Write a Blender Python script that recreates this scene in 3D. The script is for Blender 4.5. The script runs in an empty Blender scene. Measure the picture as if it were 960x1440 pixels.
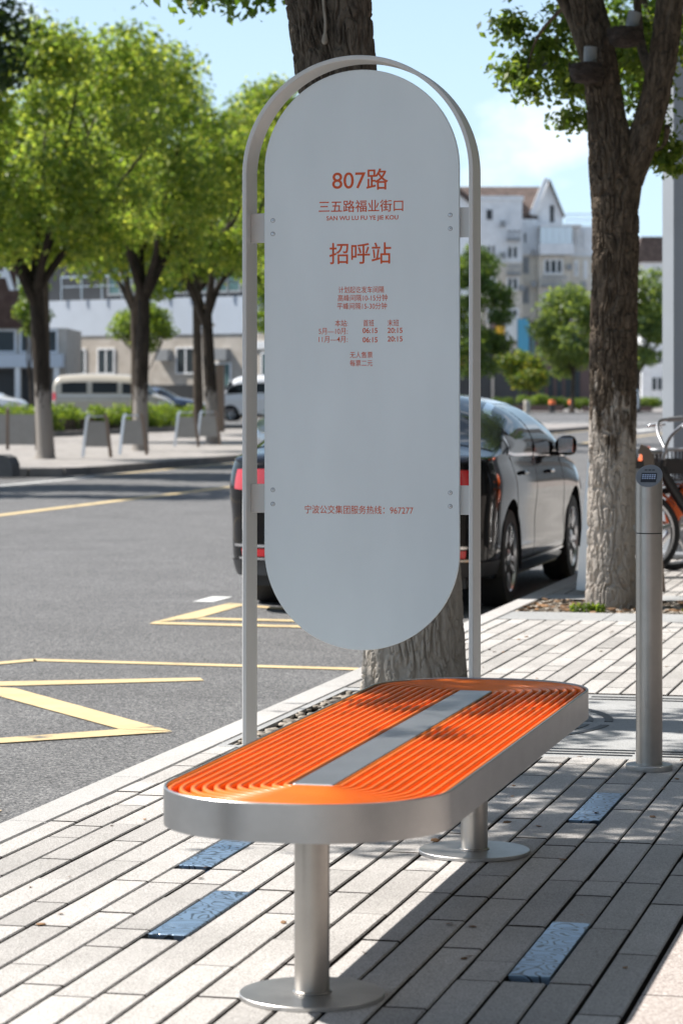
import bpy, math, random
import numpy as np
from mathutils import Vector, Matrix

SC = bpy.context.scene
COL = SC.collection
R = math.radians
SUN_EL = 50.0
SUN_AZ = 3.0          # degrees the sun sits beyond the perpendicular to the kerb

# ------------------------------------------------------------------ camera, sky, sun, exposure
cam_d = bpy.data.cameras.new('camera')
cam = bpy.data.objects.new('camera', cam_d); COL.objects.link(cam)
cam.location = (0, 0, 1.32)
cam.rotation_euler = (R(90), 0, math.atan(915 / 3850))
cam_d.sensor_fit = 'VERTICAL'; cam_d.sensor_height = 36.0; cam_d.sensor_width = 24.0
cam_d.lens = 3850 / 1440 * 36.0
cam_d.shift_y = -167 / 1440
cam_d.clip_start = 0.1; cam_d.clip_end = 3000
cam_d.dof.use_dof = True; cam_d.dof.focus_distance = 8.9; cam_d.dof.aperture_fstop = 6.3
SC.camera = cam

sun_dir = Vector((-math.cos(R(SUN_EL)) * math.cos(R(SUN_AZ)), math.cos(R(SUN_EL)) * math.sin(R(SUN_AZ)), math.sin(R(SUN_EL))))
sd = bpy.data.lights.new('sun', 'SUN'); sd.energy = 5.0; sd.angle = R(0.53); sd.color = (1.0, 0.955, 0.89)
so = bpy.data.objects.new('sun', sd); COL.objects.link(so)
so.rotation_euler = sun_dir.to_track_quat('Z', 'Y').to_euler(); so.location = (-20, 0, 30)

W = bpy.data.worlds.new('World'); SC.world = W; W.use_nodes = True
nt = W.node_tree; nt.nodes.clear()
wo = nt.nodes.new('ShaderNodeOutputWorld'); bg = nt.nodes.new('ShaderNodeBackground')
sky = nt.nodes.new('ShaderNodeTexSky'); sky.sky_type = 'NISHITA'; sky.sun_disc = False
sky.sun_elevation = R(SUN_EL); sky.sun_rotation = math.atan2(sun_dir.x, sun_dir.y)
sky.air_density = 1.0; sky.dust_density = 0.6; sky.ozone_density = 1.0
tc = nt.nodes.new('ShaderNodeTexCoord'); mp = nt.nodes.new('ShaderNodeMapping')
mp.inputs['Scale'].default_value = (1, 1, 1.7)
nz = nt.nodes.new('ShaderNodeTexNoise'); nz.inputs['Scale'].default_value = 9.0; nz.inputs['Detail'].default_value = 8; nz.inputs['Roughness'].default_value = .58
rp = nt.nodes.new('ShaderNodeValToRGB'); rp.color_ramp.elements[0].position = .54; rp.color_ramp.elements[1].position = .76
mx = nt.nodes.new('ShaderNodeMix'); mx.data_type = 'RGBA'
mx.inputs['B'].default_value = (11.5, 12.0, 12.8, 1)
L = nt.links.new
L(tc.outputs['Generated'], mp.inputs['Vector']); L(mp.outputs['Vector'], nz.inputs['Vector']); L(nz.outputs['Fac'], rp.inputs['Fac'])
L(rp.outputs['Color'], mx.inputs['Factor'])
hz = nt.nodes.new('ShaderNodeMix'); hz.data_type = 'RGBA'; hz.inputs['B'].default_value = (6.9, 9.6, 12.4, 1)
sx_ = nt.nodes.new('ShaderNodeSeparateXYZ'); om = nt.nodes.new('ShaderNodeMath'); om.operation = 'SUBTRACT'; om.inputs[0].default_value = 1.0; om.use_clamp = True
po = nt.nodes.new('ShaderNodeMath'); po.operation = 'POWER'; po.inputs[1].default_value = 3.0; ml_ = nt.nodes.new('ShaderNodeMath'); ml_.operation = 'MULTIPLY'; ml_.inputs[1].default_value = .85
L(tc.outputs['Generated'], sx_.inputs[0]); L(sx_.outputs[2], om.inputs[1]); L(om.outputs[0], po.inputs[0]); L(po.outputs[0], ml_.inputs[0]); L(ml_.outputs[0], hz.inputs['Factor'])
L(sky.outputs['Color'], hz.inputs['A']); L(hz.outputs['Result'], mx.inputs['A'])
L(mx.outputs['Result'], bg.inputs['Color']); L(bg.outputs['Background'], wo.inputs['Surface'])
bg.inputs['Strength'].default_value = 0.072

vs = SC.view_settings
vs.view_transform = 'Standard'; vs.look = 'None'; vs.gamma = 1.0; vs.use_curve_mapping = False
vs.exposure = 0.72

# ------------------------------------------------------------------ materials
MATS = {}
def base_mat(name):
    m = bpy.data.materials.new(name); m.use_nodes = True
    n = m.node_tree; n.nodes.clear()
    o = n.nodes.new('ShaderNodeOutputMaterial'); b = n.nodes.new('ShaderNodeBsdfPrincipled')
    n.links.new(b.outputs[0], o.inputs[0]); MATS[name] = m
    return m, n, b, o
def rgba(c): return (c[0], c[1], c[2], 1)

def mat(name, col, rough=.6, metal=0., var=.12, scale=12., bump=0., bscale=60., coat=0., spec=.5, stretch=None, island=0., detail=4, coatr=.06):
    """procedural surface: noise colour variation + optional bump + per-island variation"""
    m, n, b, o = base_mat(name); N = n.nodes.new; K = n.links.new
    t = N('ShaderNodeTexCoord'); mpn = N('ShaderNodeMapping'); K(t.outputs['Object'], mpn.inputs['Vector'])
    if stretch: mpn.inputs['Scale'].default_value = stretch
    nn = N('ShaderNodeTexNoise'); nn.inputs['Scale'].default_value = scale; nn.inputs['Detail'].default_value = detail
    K(mpn.outputs[0], nn.inputs['Vector'])
    rr = N('ShaderNodeMapRange'); rr.inputs['From Min'].default_value = .25; rr.inputs['From Max'].default_value = .75
    rr.inputs['To Min'].default_value = 1 - var; rr.inputs['To Max'].default_value = 1 + var
    K(nn.outputs['Fac'], rr.inputs['Value'])
    fac = rr.outputs[0]
    if island:
        g = N('ShaderNodeNewGeometry'); r2 = N('ShaderNodeMapRange')
        r2.inputs['To Min'].default_value = 1 - island; r2.inputs['To Max'].default_value = 1 + island
        K(g.outputs['Random Per Island'], r2.inputs['Value'])
        mm = N('ShaderNodeMath'); mm.operation = 'MULTIPLY'; K(fac, mm.inputs[0]); K(r2.outputs[0], mm.inputs[1]); fac = mm.outputs[0]
    h = N('ShaderNodeVectorMath'); h.operation = 'SCALE'; h.inputs[0].default_value = col
    K(fac, h.inputs['Scale']); K(h.outputs[0], b.inputs['Base Color'])
    b.inputs['Roughness'].default_value = rough; b.inputs['Metallic'].default_value = metal
    b.inputs['Specular IOR Level'].default_value = spec
    b.inputs['Coat Weight'].default_value = coat; b.inputs['Coat Roughness'].default_value = coatr
    if bump:
        n2 = N('ShaderNodeTexNoise'); n2.inputs['Scale'].default_value = bscale; n2.inputs['Detail'].default_value = 5
        K(mpn.outputs[0], n2.inputs['Vector'])
        bp = N('ShaderNodeBump'); bp.inputs['Strength'].default_value = bump; bp.inputs['Distance'].default_value = .01
        K(n2.outputs['Fac'], bp.inputs['Height']); K(bp.outputs[0], b.inputs['Normal'])
    return m

def speckle(name, col, dark, light, rough=.85, scale=320., island=.0, big=.10, bump=.35, bscale=None):
    """stone or asphalt: grains of three tones plus soft large-scale wear"""
    m, n, b, o = base_mat(name); N = n.nodes.new; K = n.links.new
    t = N('ShaderNodeTexCoord')
    v = N('ShaderNodeTexVoronoi'); v.inputs['Scale'].default_value = scale; K(t.outputs['Object'], v.inputs['Vector'])
    s = N('ShaderNodeSeparateColor'); K(v.outputs['Color'], s.inputs[0])
    cr = N('ShaderNodeValToRGB'); e = cr.color_ramp.elements
    e[0].position = 0; e[0].color = rgba(dark); e[1].position = 1; e[1].color = rgba(light)
    for p, c in ((.22, dark), (.3, col), (.75, col), (.86, light)):
        q = e.new(p); q.color = rgba(c)
    K(s.outputs[0], cr.inputs['Fac'])
    nn = N('ShaderNodeTexNoise'); nn.inputs['Scale'].default_value = 1.3; nn.inputs['Detail'].default_value = 7; nn.inputs['Roughness'].default_value = .65
    K(t.outputs['Object'], nn.inputs['Vector'])
    rr = N('ShaderNodeMapRange'); rr.inputs['From Min'].default_value = .3; rr.inputs['From Max'].default_value = .7
    rr.inputs['To Min'].default_value = 1 - big; rr.inputs['To Max'].default_value = 1 + big; K(nn.outputs['Fac'], rr.inputs['Value'])
    fac = rr.outputs[0]
    if island:
        g = N('ShaderNodeNewGeometry'); r2 = N('ShaderNodeMapRange')
        r2.inputs['To Min'].default_value = 1 - island; r2.inputs['To Max'].default_value = 1 + island
        K(g.outputs['Random Per Island'], r2.inputs['Value'])
        mm = N('ShaderNodeMath'); mm.operation = 'MULTIPLY'; K(fac, mm.inputs[0]); K(r2.outputs[0], mm.inputs[1]); fac = mm.outputs[0]
    h = N('ShaderNodeVectorMath'); h.operation = 'SCALE'; K(cr.outputs[0], h.inputs[0]); K(fac, h.inputs['Scale']); K(h.outputs[0], b.inputs['Base Color'])
    b.inputs['Roughness'].default_value = rough; b.inputs['Specular IOR Level'].default_value = .3
    bp = N('ShaderNodeBump'); bp.inputs['Strength'].default_value = bump; bp.inputs['Distance'].default_value = .004
    n3 = N('ShaderNodeTexNoise'); n3.inputs['Scale'].default_value = bscale or scale * .6; n3.inputs['Detail'].default_value = 4
    K(t.outputs['Object'], n3.inputs['Vector']); K(n3.outputs['Fac'], bp.inputs['Height']); K(bp.outputs[0], b.inputs['Normal'])
    return m

def leaf_mat(name, c0, c1, c2, trans=.42):
    m, n, b, o = base_mat(name); N = n.nodes.new; K = n.links.new
    g = N('ShaderNodeNewGeometry'); cr = N('ShaderNodeValToRGB'); e = cr.color_ramp.elements
    e[0].color = rgba(c0); e[1].color = rgba(c2); q = e.new(.55); q.color = rgba(c1)
    K(g.outputs['Random Per Island'], cr.inputs['Fac']); K(cr.outputs[0], b.inputs['Base Color'])
    b.inputs['Roughness'].default_value = .45; b.inputs['Specular IOR Level'].default_value = .35
    tr = N('ShaderNodeBsdfTranslucent'); h = N('ShaderNodeVectorMath'); h.operation = 'MULTIPLY'; h.inputs[1].default_value = (2.3, 2.05, .7)
    K(cr.outputs[0], h.inputs[0]); K(h.outputs[0], tr.inputs['Color'])
    ms = N('ShaderNodeMixShader'); ms.inputs[0].default_value = trans
    K(b.outputs[0], ms.inputs[1]); K(tr.outputs[0], ms.inputs[2]); K(ms.outputs[0], o.inputs[0])
    return m

def bark_mat(name, ridge, furrow, pale=None, pale_z=0., scale=26.):
    """bark: stretched cells; optional pale lower stem, painting in sunlight on the near trees"""
    m, n, b, o = base_mat(name); N = n.nodes.new; K = n.links.new
    t = N('ShaderNodeTexCoord'); mpn = N('ShaderNodeMapping'); mpn.inputs['Scale'].default_value = (1, 1, .28); K(t.outputs['Object'], mpn.inputs[0])
    nn = N('ShaderNodeTexNoise'); nn.inputs['Scale'].default_value = scale; nn.inputs['Detail'].default_value = 6; nn.inputs['Roughness'].default_value = .7
    K(mpn.outputs[0], nn.inputs['Vector'])
    cr = N('ShaderNodeValToRGB'); e = cr.color_ramp.elements; e[0].position = .33; e[0].color = rgba(furrow); e[1].position = .62; e[1].color = rgba(ridge)
    K(nn.outputs['Fac'], cr.inputs['Fac']); colr = cr.outputs[0]
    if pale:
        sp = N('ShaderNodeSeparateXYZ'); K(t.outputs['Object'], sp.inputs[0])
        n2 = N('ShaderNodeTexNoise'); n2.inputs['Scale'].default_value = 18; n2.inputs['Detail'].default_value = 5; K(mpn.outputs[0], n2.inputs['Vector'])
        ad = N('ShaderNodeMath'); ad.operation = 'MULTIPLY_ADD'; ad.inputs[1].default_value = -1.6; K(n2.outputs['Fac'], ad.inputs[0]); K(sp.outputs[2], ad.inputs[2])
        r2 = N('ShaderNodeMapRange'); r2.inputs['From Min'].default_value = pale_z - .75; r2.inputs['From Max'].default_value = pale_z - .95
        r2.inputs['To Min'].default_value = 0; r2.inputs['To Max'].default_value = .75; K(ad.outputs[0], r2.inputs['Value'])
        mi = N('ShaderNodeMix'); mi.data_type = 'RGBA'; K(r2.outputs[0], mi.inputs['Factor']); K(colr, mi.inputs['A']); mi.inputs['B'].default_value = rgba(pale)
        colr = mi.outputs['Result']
    K(colr, b.inputs['Base Color']); b.inputs['Roughness'].default_value = .92; b.inputs['Specular IOR Level'].default_value = .2
    bp = N('ShaderNodeBump'); bp.inputs['Strength'].default_value = .7; bp.inputs['Distance'].default_value = .012
    K(nn.outputs['Fac'], bp.inputs['Height']); K(bp.outputs[0], b.inputs['Normal'])
    return m

def relief_mat(name):
    m, n, b, o = base_mat(name); N = n.nodes.new; K = n.links.new
    t = N('ShaderNodeTexCoord'); oi = N('ShaderNodeObjectInfo'); va = N('ShaderNodeVectorMath'); va.operation = 'MULTIPLY_ADD'; va.inputs[1].default_value = (9, 7, 5)
    K(oi.outputs['Random'], va.inputs[0]); K(t.outputs['Object'], va.inputs[2])
    nn = N('ShaderNodeTexNoise'); nn.inputs['Scale'].default_value = 13; nn.inputs['Detail'].default_value = 0.6; K(va.outputs[0], nn.inputs['Vector'])
    ml = N('ShaderNodeMath'); ml.operation = 'MULTIPLY'; ml.inputs[1].default_value = 60; K(nn.outputs['Fac'], ml.inputs[0])
    sn = N('ShaderNodeMath'); sn.operation = 'SINE'; K(ml.outputs[0], sn.inputs[0])
    cr = N('ShaderNodeValToRGB'); e = cr.color_ramp.elements; e[0].position = .05; e[0].color = (.10, .13, .17, 1); e[1].position = .2; e[1].color = (.42, .56, .74, 1)
    ma = N('ShaderNodeMapRange'); ma.inputs['From Min'].default_value = -1; ma.inputs['From Max'].default_value = 1; K(sn.outputs[0], ma.inputs['Value'])
    K(ma.outputs[0], cr.inputs['Fac']); K(cr.outputs[0], b.inputs['Base Color'])
    b.inputs['Metallic'].default_value = .85; b.inputs['Roughness'].default_value = .32
    bp = N('ShaderNodeBump'); bp.inputs['Strength'].default_value = .6; bp.inputs['Distance'].default_value = .003
    K(cr.outputs[0], bp.inputs['Height']); K(bp.outputs[0], b.inputs['Normal'])
    return m

def glass_mat(name, tint, rough=.04):
    m, n, b, o = base_mat(name); N = n.nodes.new; K = n.links.new
    t = N('ShaderNodeTexCoord'); nn = N('ShaderNodeTexNoise'); nn.inputs['Scale'].default_value = .8; K(t.outputs['Object'], nn.inputs['Vector'])
    h = N('ShaderNodeMapRange'); h.inputs['To Min'].default_value = .6; h.inputs['To Max'].default_value = 1.4; K(nn.outputs['Fac'], h.inputs['Value'])
    s = N('ShaderNodeVectorMath'); s.operation = 'SCALE'; s.inputs[0].default_value = tint; K(h.outputs[0], s.inputs['Scale'])
    K(s.outputs[0], b.inputs['Base Color']); b.inputs['Roughness'].default_value = rough; b.inputs['IOR'].default_value = 1.45; b.inputs['Specular IOR Level'].default_value = .22
    return m

def brushed(name, col, rough, stretch, str_=.16, aniso=.0, stain=.1):
    m, n, b, o = base_mat(name); N = n.nodes.new; K = n.links.new
    t = N('ShaderNodeTexCoord'); mpn = N('ShaderNodeMapping'); mpn.inputs['Scale'].default_value = stretch; K(t.outputs['Object'], mpn.inputs[0])
    nn = N('ShaderNodeTexNoise'); nn.inputs['Scale'].default_value = 60; nn.inputs['Detail'].default_value = 6; K(mpn.outputs[0], nn.inputs['Vector'])
    n2 = N('ShaderNodeTexNoise'); n2.inputs['Scale'].default_value = 7; n2.inputs['Detail'].default_value = 6; n2.inputs['Roughness'].default_value = .65; K(t.outputs['Object'], n2.inputs['Vector'])
    r = N('ShaderNodeMapRange'); r.inputs['To Min'].default_value = rough - .1; r.inputs['To Max'].default_value = rough + .12; K(nn.outputs['Fac'], r.inputs['Value'])
    K(r.outputs[0], b.inputs['Roughness'])
    r2 = N('ShaderNodeMapRange'); r2.inputs['From Min'].default_value = .3; r2.inputs['From Max'].default_value = .7; r2.inputs['To Min'].default_value = 1 - stain; r2.inputs['To Max'].default_value = 1 + stain * .4; K(n2.outputs['Fac'], r2.inputs['Value'])
    s = N('ShaderNodeVectorMath'); s.operation = 'SCALE'; s.inputs[0].default_value = col; K(r2.outputs[0], s.inputs['Scale']); K(s.outputs[0], b.inputs['Base Color'])
    b.inputs['Metallic'].default_value = 1.0
    bp = N('ShaderNodeBump'); bp.inputs['Strength'].default_value = str_; bp.inputs['Distance'].default_value = .002; K(nn.outputs['Fac'], bp.inputs['Height']); K(bp.outputs[0], b.inputs['Normal'])
    return m

M = MATS
speckle('asphalt', (.135, .135, .137), (.055, .055, .057), (.28, .275, .27), scale=130., big=.14, bump=.8, bscale=150)
speckle('granite', (.445, .424, .404), (.27, .255, .24), (.57, .548, .528), scale=420., island=.15, big=.17, bump=.5, bscale=140)
speckle('kerb_granite', (.47, .455, .44), (.34, .33, .32), (.58, .565, .55), scale=420., island=.06, big=.1, bump=.3)
speckle('pink_granite', (.44, .39, .36), (.30, .25, .23), (.60, .55, .52), scale=260., big=.08, bump=.3)
speckle('slab_stone', (.36, .365, .365), (.26, .26, .26), (.45, .45, .45), scale=420., island=.06, big=.14, bump=.3)
speckle('gravel_bed', (.12, .10, .08), (.05, .04, .03), (.3, .26, .2), scale=60., big=.3, bump=1.0)
speckle('joint_sand', (.024, .017, .013), (.012, .009, .007), (.05, .036, .028), scale=200., big=.3)
speckle('far_paving', (.31, .29, .275), (.27, .25, .235), (.36, .33, .315), scale=5., big=.14)
speckle('plaster_beige', (.52, .47, .41), (.48, .43, .37), (.56, .51, .45), scale=3., big=.08)
speckle('plaster_white', (.83, .84, .85), (.80, .81, .82), (.86, .87, .88), scale=3., big=.08)
speckle('plaster_cream', (.70, .64, .55), (.66, .60, .51), (.74, .68, .59), scale=2., big=.08)
speckle('brown_cladding', (.10, .062, .048), (.085, .05, .04), (.115, .075, .058), scale=3., big=.2)
speckle('roof_tile', (.115, .085, .075), (.08, .06, .052), (.155, .118, .10), scale=5., big=.25)
def road_paint(name, col):
    m, n, b, o = base_mat(name); N = n.nodes.new; K = n.links.new
    t = N('ShaderNodeTexCoord'); a = N('ShaderNodeTexNoise'); a.inputs['Scale'].default_value = 3.2; a.inputs['Detail'].default_value = 10; a.inputs['Roughness'].default_value = .72; K(t.outputs['Object'], a.inputs[0])
    cr = N('ShaderNodeValToRGB'); e = cr.color_ramp.elements; e[0].position = .33; e[0].color = (.14, .135, .13, 1); e[1].position = .66; e[1].color = rgba(col)
    q = e.new(.41); q.color = (col[0] * .82, col[1] * .80, col[2] * .80, 1)
    K(a.outputs['Fac'], cr.inputs[0]); K(cr.outputs[0], b.inputs['Base Color']); b.inputs['Roughness'].default_value = .75
    g = N('ShaderNodeTexNoise'); g.inputs['Scale'].default_value = 150; K(t.outputs['Object'], g.inputs[0]); bp = N('ShaderNodeBump'); bp.inputs['Strength'].default_value = .5; bp.inputs['Distance'].default_value = .004; K(g.outputs['Fac'], bp.inputs['Height']); K(bp.outputs[0], b.inputs['Normal'])
road_paint('road_yellow', (.70, .55, .30))
mat('road_white', (.68, .68, .66), .7, var=.14, scale=9, bump=.3, bscale=160)
brushed('rim_steel', (.46, .455, .45), .33, (.6, .6, 14), .12, stain=.12)
brushed('post_steel', (.44, .415, .385), .34, (14, 14, .5), .12, stain=.14)
brushed('disc_steel', (.58, .565, .545), .42, (3, 3, 3), .1, stain=.22)
brushed('plate_steel', (.46, .475, .49), .40, (14, .6, 1), .08, stain=.12)
brushed('dull_steel', (.36, .36, .37), .42, (6, 6, 1), .08)
mat('orange_bar', (.88, .185, .014), .36, var=.13, scale=9, detail=8, coat=.12, bump=.03, bscale=40, coatr=.2, spec=.35)
mat('sign_paint', (.74, .795, .815), .34, var=.045, scale=5, coat=.15, spec=.45, stretch=(1, 1, .35), detail=8)
mat('frame_paint', (.64, .635, .62), .40, var=.035, scale=9, stretch=(1, 1, .25), bump=.03, bscale=90)
mat('letter_red', (.64, .085, .008), .5, var=.04)
mat('black_plastic', (.018, .018, .02), .45, var=.1)
mat('rubber', (.022, .022, .023), .75, var=.15, bump=.2)
mat('grey_plastic', (.22, .225, .235), .5, var=.06)
mat('column_paint', (.30, .32, .345), .5, var=.05, scale=3)
mat('bike_orange', (.85, .15, .03), .35, var=.05, coat=.5)
mat('alloy', (.62, .63, .65), .28, metal=1., var=.04)
mat('chrome', (.8, .8, .82), .12, metal=1., var=.02)
mat('car_black', (.006, .006, .007), .07, var=.05, spec=.24)
mat('car_silver', (.52, .53, .54), .3, metal=.6, var=.03, coat=1.0)
mat('car_white', (.72, .73, .74), .3, var=.03, coat=.8)
mat('car_champagne', (.46, .415, .34), .35, var=.03, coat=.8)
mat('car_blue', (.06, .085, .14), .25, metal=.3, var=.04, coat=1.0)
mat('tail_red', (.55, .012, .02), .15, var=.1, coat=1.0)
mat('lamp_clear', (.7, .72, .75), .1, var=.05, coat=1.0)
glass_mat('car_glass', (.012, .014, .015))
glass_mat('window_glass', (.045, .055, .06), .08)
glass_mat('teal_glass', (.10, .17, .17), .1)
mat('window_frame', (.30, .31, .32), .5)
mat('dark_frame', (.06, .06, .065), .5)
mat('barrier_panel', (.25, .24, .225), .55, var=.08, scale=5)
mat('barrier_brown', (.17, .12, .085), .5, var=.1)
mat('container_white', (.62, .64, .63), .5, var=.05)
mat('container_blue', (.07, .30, .45), .5, var=.06)
mat('dark_brick', (.11, .075, .07), .8, var=.15)
mat('shop_red', (.35, .07, .05), .6)
mat('shop_dark', (.035, .037, .04), .5, var=.3, scale=.5)
mat('band_blue', (.58, .64, .72), .5, var=.05, scale=1)
mat('nest_twig', (.05, .036, .03), .95, var=.4, scale=60, bump=1.0, bscale=120)
mat('pebble', (.30, .26, .215), .8, var=.3, scale=20, island=.45)
mat('dry_leaf', (.22, .12, .055), .8, var=.2, island=.4)
mat('concrete_dark', (.10, .10, .10), .9, var=.15)
mat('kerb_far', (.20, .19, .18), .9, var=.2, scale=2)
mat('yellow_tape', (.8, .45, .03), .5)
mat('orange_cap', (.85, .18, .05), .5)
mat('wire_dark', (.02, .02, .022), .6)
mat('slab_dark', (.055, .048, .044), .6, var=.12, scale=2)  # dark tone keeps reflections of the added building low
relief_mat('relief_metal')
bark_mat('bark_near', (.15, .115, .085), (.03, .023, .018), pale=(.50, .45, .40), pale_z=1.2, scale=34)  # pale foot paints sunlight into the lower trunk
bark_mat('bark_front', (.17, .135, .105), (.034, .027, .022), pale=(.44, .40, .35), pale_z=1.0, scale=34)  # pale colour stands for the lit base of this trunk
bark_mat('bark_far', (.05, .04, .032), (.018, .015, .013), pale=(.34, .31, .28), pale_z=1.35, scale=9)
bark_mat('bark_plain', (.11, .085, .065), (.04, .032, .026), scale=9)
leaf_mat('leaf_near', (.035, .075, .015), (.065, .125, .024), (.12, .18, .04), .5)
leaf_mat('leaf_backlit', (.055, .105, .025), (.11, .17, .045), (.20, .26, .09), .6)  # lighter leaf tones paint backlight into the hanging leaves
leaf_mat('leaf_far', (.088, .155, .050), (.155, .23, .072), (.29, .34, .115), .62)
leaf_mat('leaf_shaded', (.016, .036, .012), (.030, .06, .018), (.05, .09, .025), .35)  # darker leaf tones paint in the shade on the corner crown
leaf_mat('leaf_bright', (.07, .13, .025), (.12, .19, .04), (.2, .27, .07), .5)
leaf_mat('leaf_hedge', (.035, .075, .012), (.09, .15, .022), (.2, .26, .06), .4)
leaf_mat('leaf_yellow', (.045, .095, .022), (.085, .145, .032), (.27, .27, .05), .5)
leaf_mat('leaf_light', (.075, .125, .055), (.125, .185, .08), (.2, .265, .11), .55)
leaf_mat('leaf_mid', (.04, .08, .028), (.07, .12, .038), (.12, .175, .06), .5)

# ------------------------------------------------------------------ mesh helpers
class MB:
    def __init__(s): s.v = []; s.f = []; s.mi = []; s.m = 0
    def vert(s, p): s.v.append(tuple(p)); return len(s.v) - 1
    def face(s, ids): s.f.append(tuple(ids)); s.mi.append(s.m)
    def box(s, a, b, bev=0.):
        x0, y0, z0 = a; x1, y1, z1 = b
        if bev <= 0:
            i = [s.vert(p) for p in ((x0, y0, z0), (x1, y0, z0), (x1, y1, z0), (x0, y1, z0), (x0, y0, z1), (x1, y0, z1), (x1, y1, z1), (x0, y1, z1))]
            for q in ((0, 3, 2, 1), (4, 5, 6, 7), (0, 1, 5, 4), (1, 2, 6, 5), (2, 3, 7, 6), (3, 0, 4, 7)): s.face([i[k] for k in q])
            return
        # bevelled box: three nested rings plus caps
        k = bev; ring = lambda xa, ya, xb, yb, z, c: [s.vert(p) for p in ((xa + c, ya, z), (xb - c, ya, z), (xb, ya + c, z), (xb, yb - c, z), (xb - c, yb, z), (xa + c, yb, z), (xa, yb - c, z), (xa, ya + c, z))]
        r0 = ring(x0 + k, y0 + k, x1 - k, y1 - k, z0, k * .5); r1 = ring(x0, y0, x1, y1, z0 + k, k); r2 = ring(x0, y0, x1, y1, z1 - k, k); r3 = ring(x0 + k, y0 + k, x1 - k, y1 - k, z1, k * .5)
        for a_, b_ in ((r0, r1), (r1, r2), (r2, r3)):
            for j in range(8): s.face((a_[j], a_[(j + 1) % 8], b_[(j + 1) % 8], b_[j]))
        s.face(r0[::-1]); s.face(r3)
    def quad(s, a, b, c, d): s.face([s.vert(p) for p in (a, b, c, d)])
    def loft(s, rings, closed=True, caps=True):
        ids = [[s.vert(p) for p in r] for r in rings]; n = len(ids[0])
        for a, b in zip(ids, ids[1:]):
            for j in range(n if closed else n - 1): s.face((a[j], a[(j + 1) % n], b[(j + 1) % n], b[j]))
        if caps and closed: s.face(ids[0][::-1]); s.face(ids[-1])
        return ids
    def tube(s, pts, rad, n=10, caps=True, closed=False):
        pts = [Vector(p) for p in pts]; rad = rad if hasattr(rad, '__len__') else [rad] * len(pts)
        T = []
        m = len(pts)
        for i in range(m):
            if closed: t = pts[(i + 1) % m] - pts[i - 1]
            else: t = pts[min(i + 1, m - 1)] - pts[max(i - 1, 0)]
            T.append(t.normalized())
        u = T[0].orthogonal().normalized(); rings = []
        for i in range(m):
            u = (u - T[i] * u.dot(T[i])).normalized(); w = T[i].cross(u)
            rings.append([pts[i] + (u * math.cos(2 * math.pi * k / n) + w * math.sin(2 * math.pi * k / n)) * rad[i] for k in range(n)])
        if closed: rings.append(rings[0]); caps = False
        s.loft(rings, True, caps)
    def lathe(s, prof, c=(0, 0, 0), n=32, axis='z', caps=True):
        rings = []
        for r, h in prof:
            ring = []
            for k in range(n):
                a = 2 * math.pi * k / n; p = (r * math.cos(a), r * math.sin(a), h)
                if axis == 'x': p = (p[2], p[0], p[1])
                if axis == 'y': p = (p[1], p[2], p[0])
                ring.append((p[0] + c[0], p[1] + c[1], p[2] + c[2]))
            rings.append(ring)
        s.loft(rings, True, caps)
    def prism(s, poly, y0, y1, plane='xz'):
        """polygon in a plane, extruded along the third axis"""
        f = {'xz': lambda p, t: (p[0], t, p[1]), 'xy': lambda p, t: (p[0], p[1], t), 'yz': lambda p, t: (t, p[0], p[1])}[plane]
        s.loft([[f(p, y0) for p in poly], [f(p, y1) for p in poly]])
    def build(s, name, mats, parent=None, smooth=False, loc=None, fix=True):
        me = bpy.data.meshes.new(name); me.from_pydata(s.v, [], s.f)
        for m in (mats if isinstance(mats, (list, tuple)) else [mats]): me.materials.append(M[m])
        if any(s.mi): me.polygons.foreach_set('material_index', s.mi)
        if fix:
            import bmesh
            b = bmesh.new(); b.from_mesh(me); bmesh.ops.recalc_face_normals(b, faces=b.faces); b.to_mesh(me); b.free()
        me.update()
        if smooth: me.shade_smooth() if smooth is True else me.shade_smooth()
        if smooth and smooth is not True: sharp(me, smooth)
        o = bpy.data.objects.new(name, me); COL.objects.link(o)
        if parent: o.parent = parent
        if loc: o.location = loc
        return o

def sharp(me, ang):
    """mark edges sharper than ang (degrees) so smooth shading keeps crisp borders"""
    import bmesh
    b = bmesh.new(); b.from_mesh(me)
    for e in b.edges:
        e.smooth = not (len(e.link_faces) == 2 and e.calc_face_angle(0) > R(ang))
    b.to_mesh(me); b.free()

def tag(o, label=None, cat=None, group=None, kind=None):
    if label: o['label'] = label
    if cat: o['category'] = cat
    if group: o['group'] = group
    if kind: o['kind'] = kind
    return o
def empty(name, loc=(0, 0, 0), rz=0., label=None, cat=None, group=None):
    o = bpy.data.objects.new(name, None); COL.objects.link(o); o.location = loc; o.rotation_euler = (0, 0, rz); o.empty_display_size = .2
    return tag(o, label, cat, group)
def copy_tree(o, parent=None):
    c = o.copy(); COL.objects.link(c); c.parent = parent
    for ch in o.children: copy_tree(ch, c)
    return c
def again(src, loc, rz, label, scale=None):
    c = copy_tree(src); c.location = loc; c.rotation_euler = (0, 0, rz); c['label'] = label
    if scale: c.scale = scale
    return c

def np_mesh(name, verts, faces4, material, parent=None, smooth=False):
    me = bpy.data.meshes.new(name); nv, nf = len(verts), len(faces4)
    me.vertices.add(nv); me.vertices.foreach_set('co', np.asarray(verts, np.float32).ravel())
    me.loops.add(nf * 4); me.loops.foreach_set('vertex_index', np.asarray(faces4, np.int32).ravel())
    me.polygons.add(nf); me.polygons.foreach_set('loop_start', np.arange(nf, dtype=np.int32) * 4); me.polygons.foreach_set('loop_total', np.full(nf, 4, np.int32))
    me.materials.append(M[material]); me.update(calc_edges=True); me.validate()
    if smooth: me.shade_smooth()
    o = bpy.data.objects.new(name, me); COL.objects.link(o)
    if parent: o.parent = parent
    return o

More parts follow.
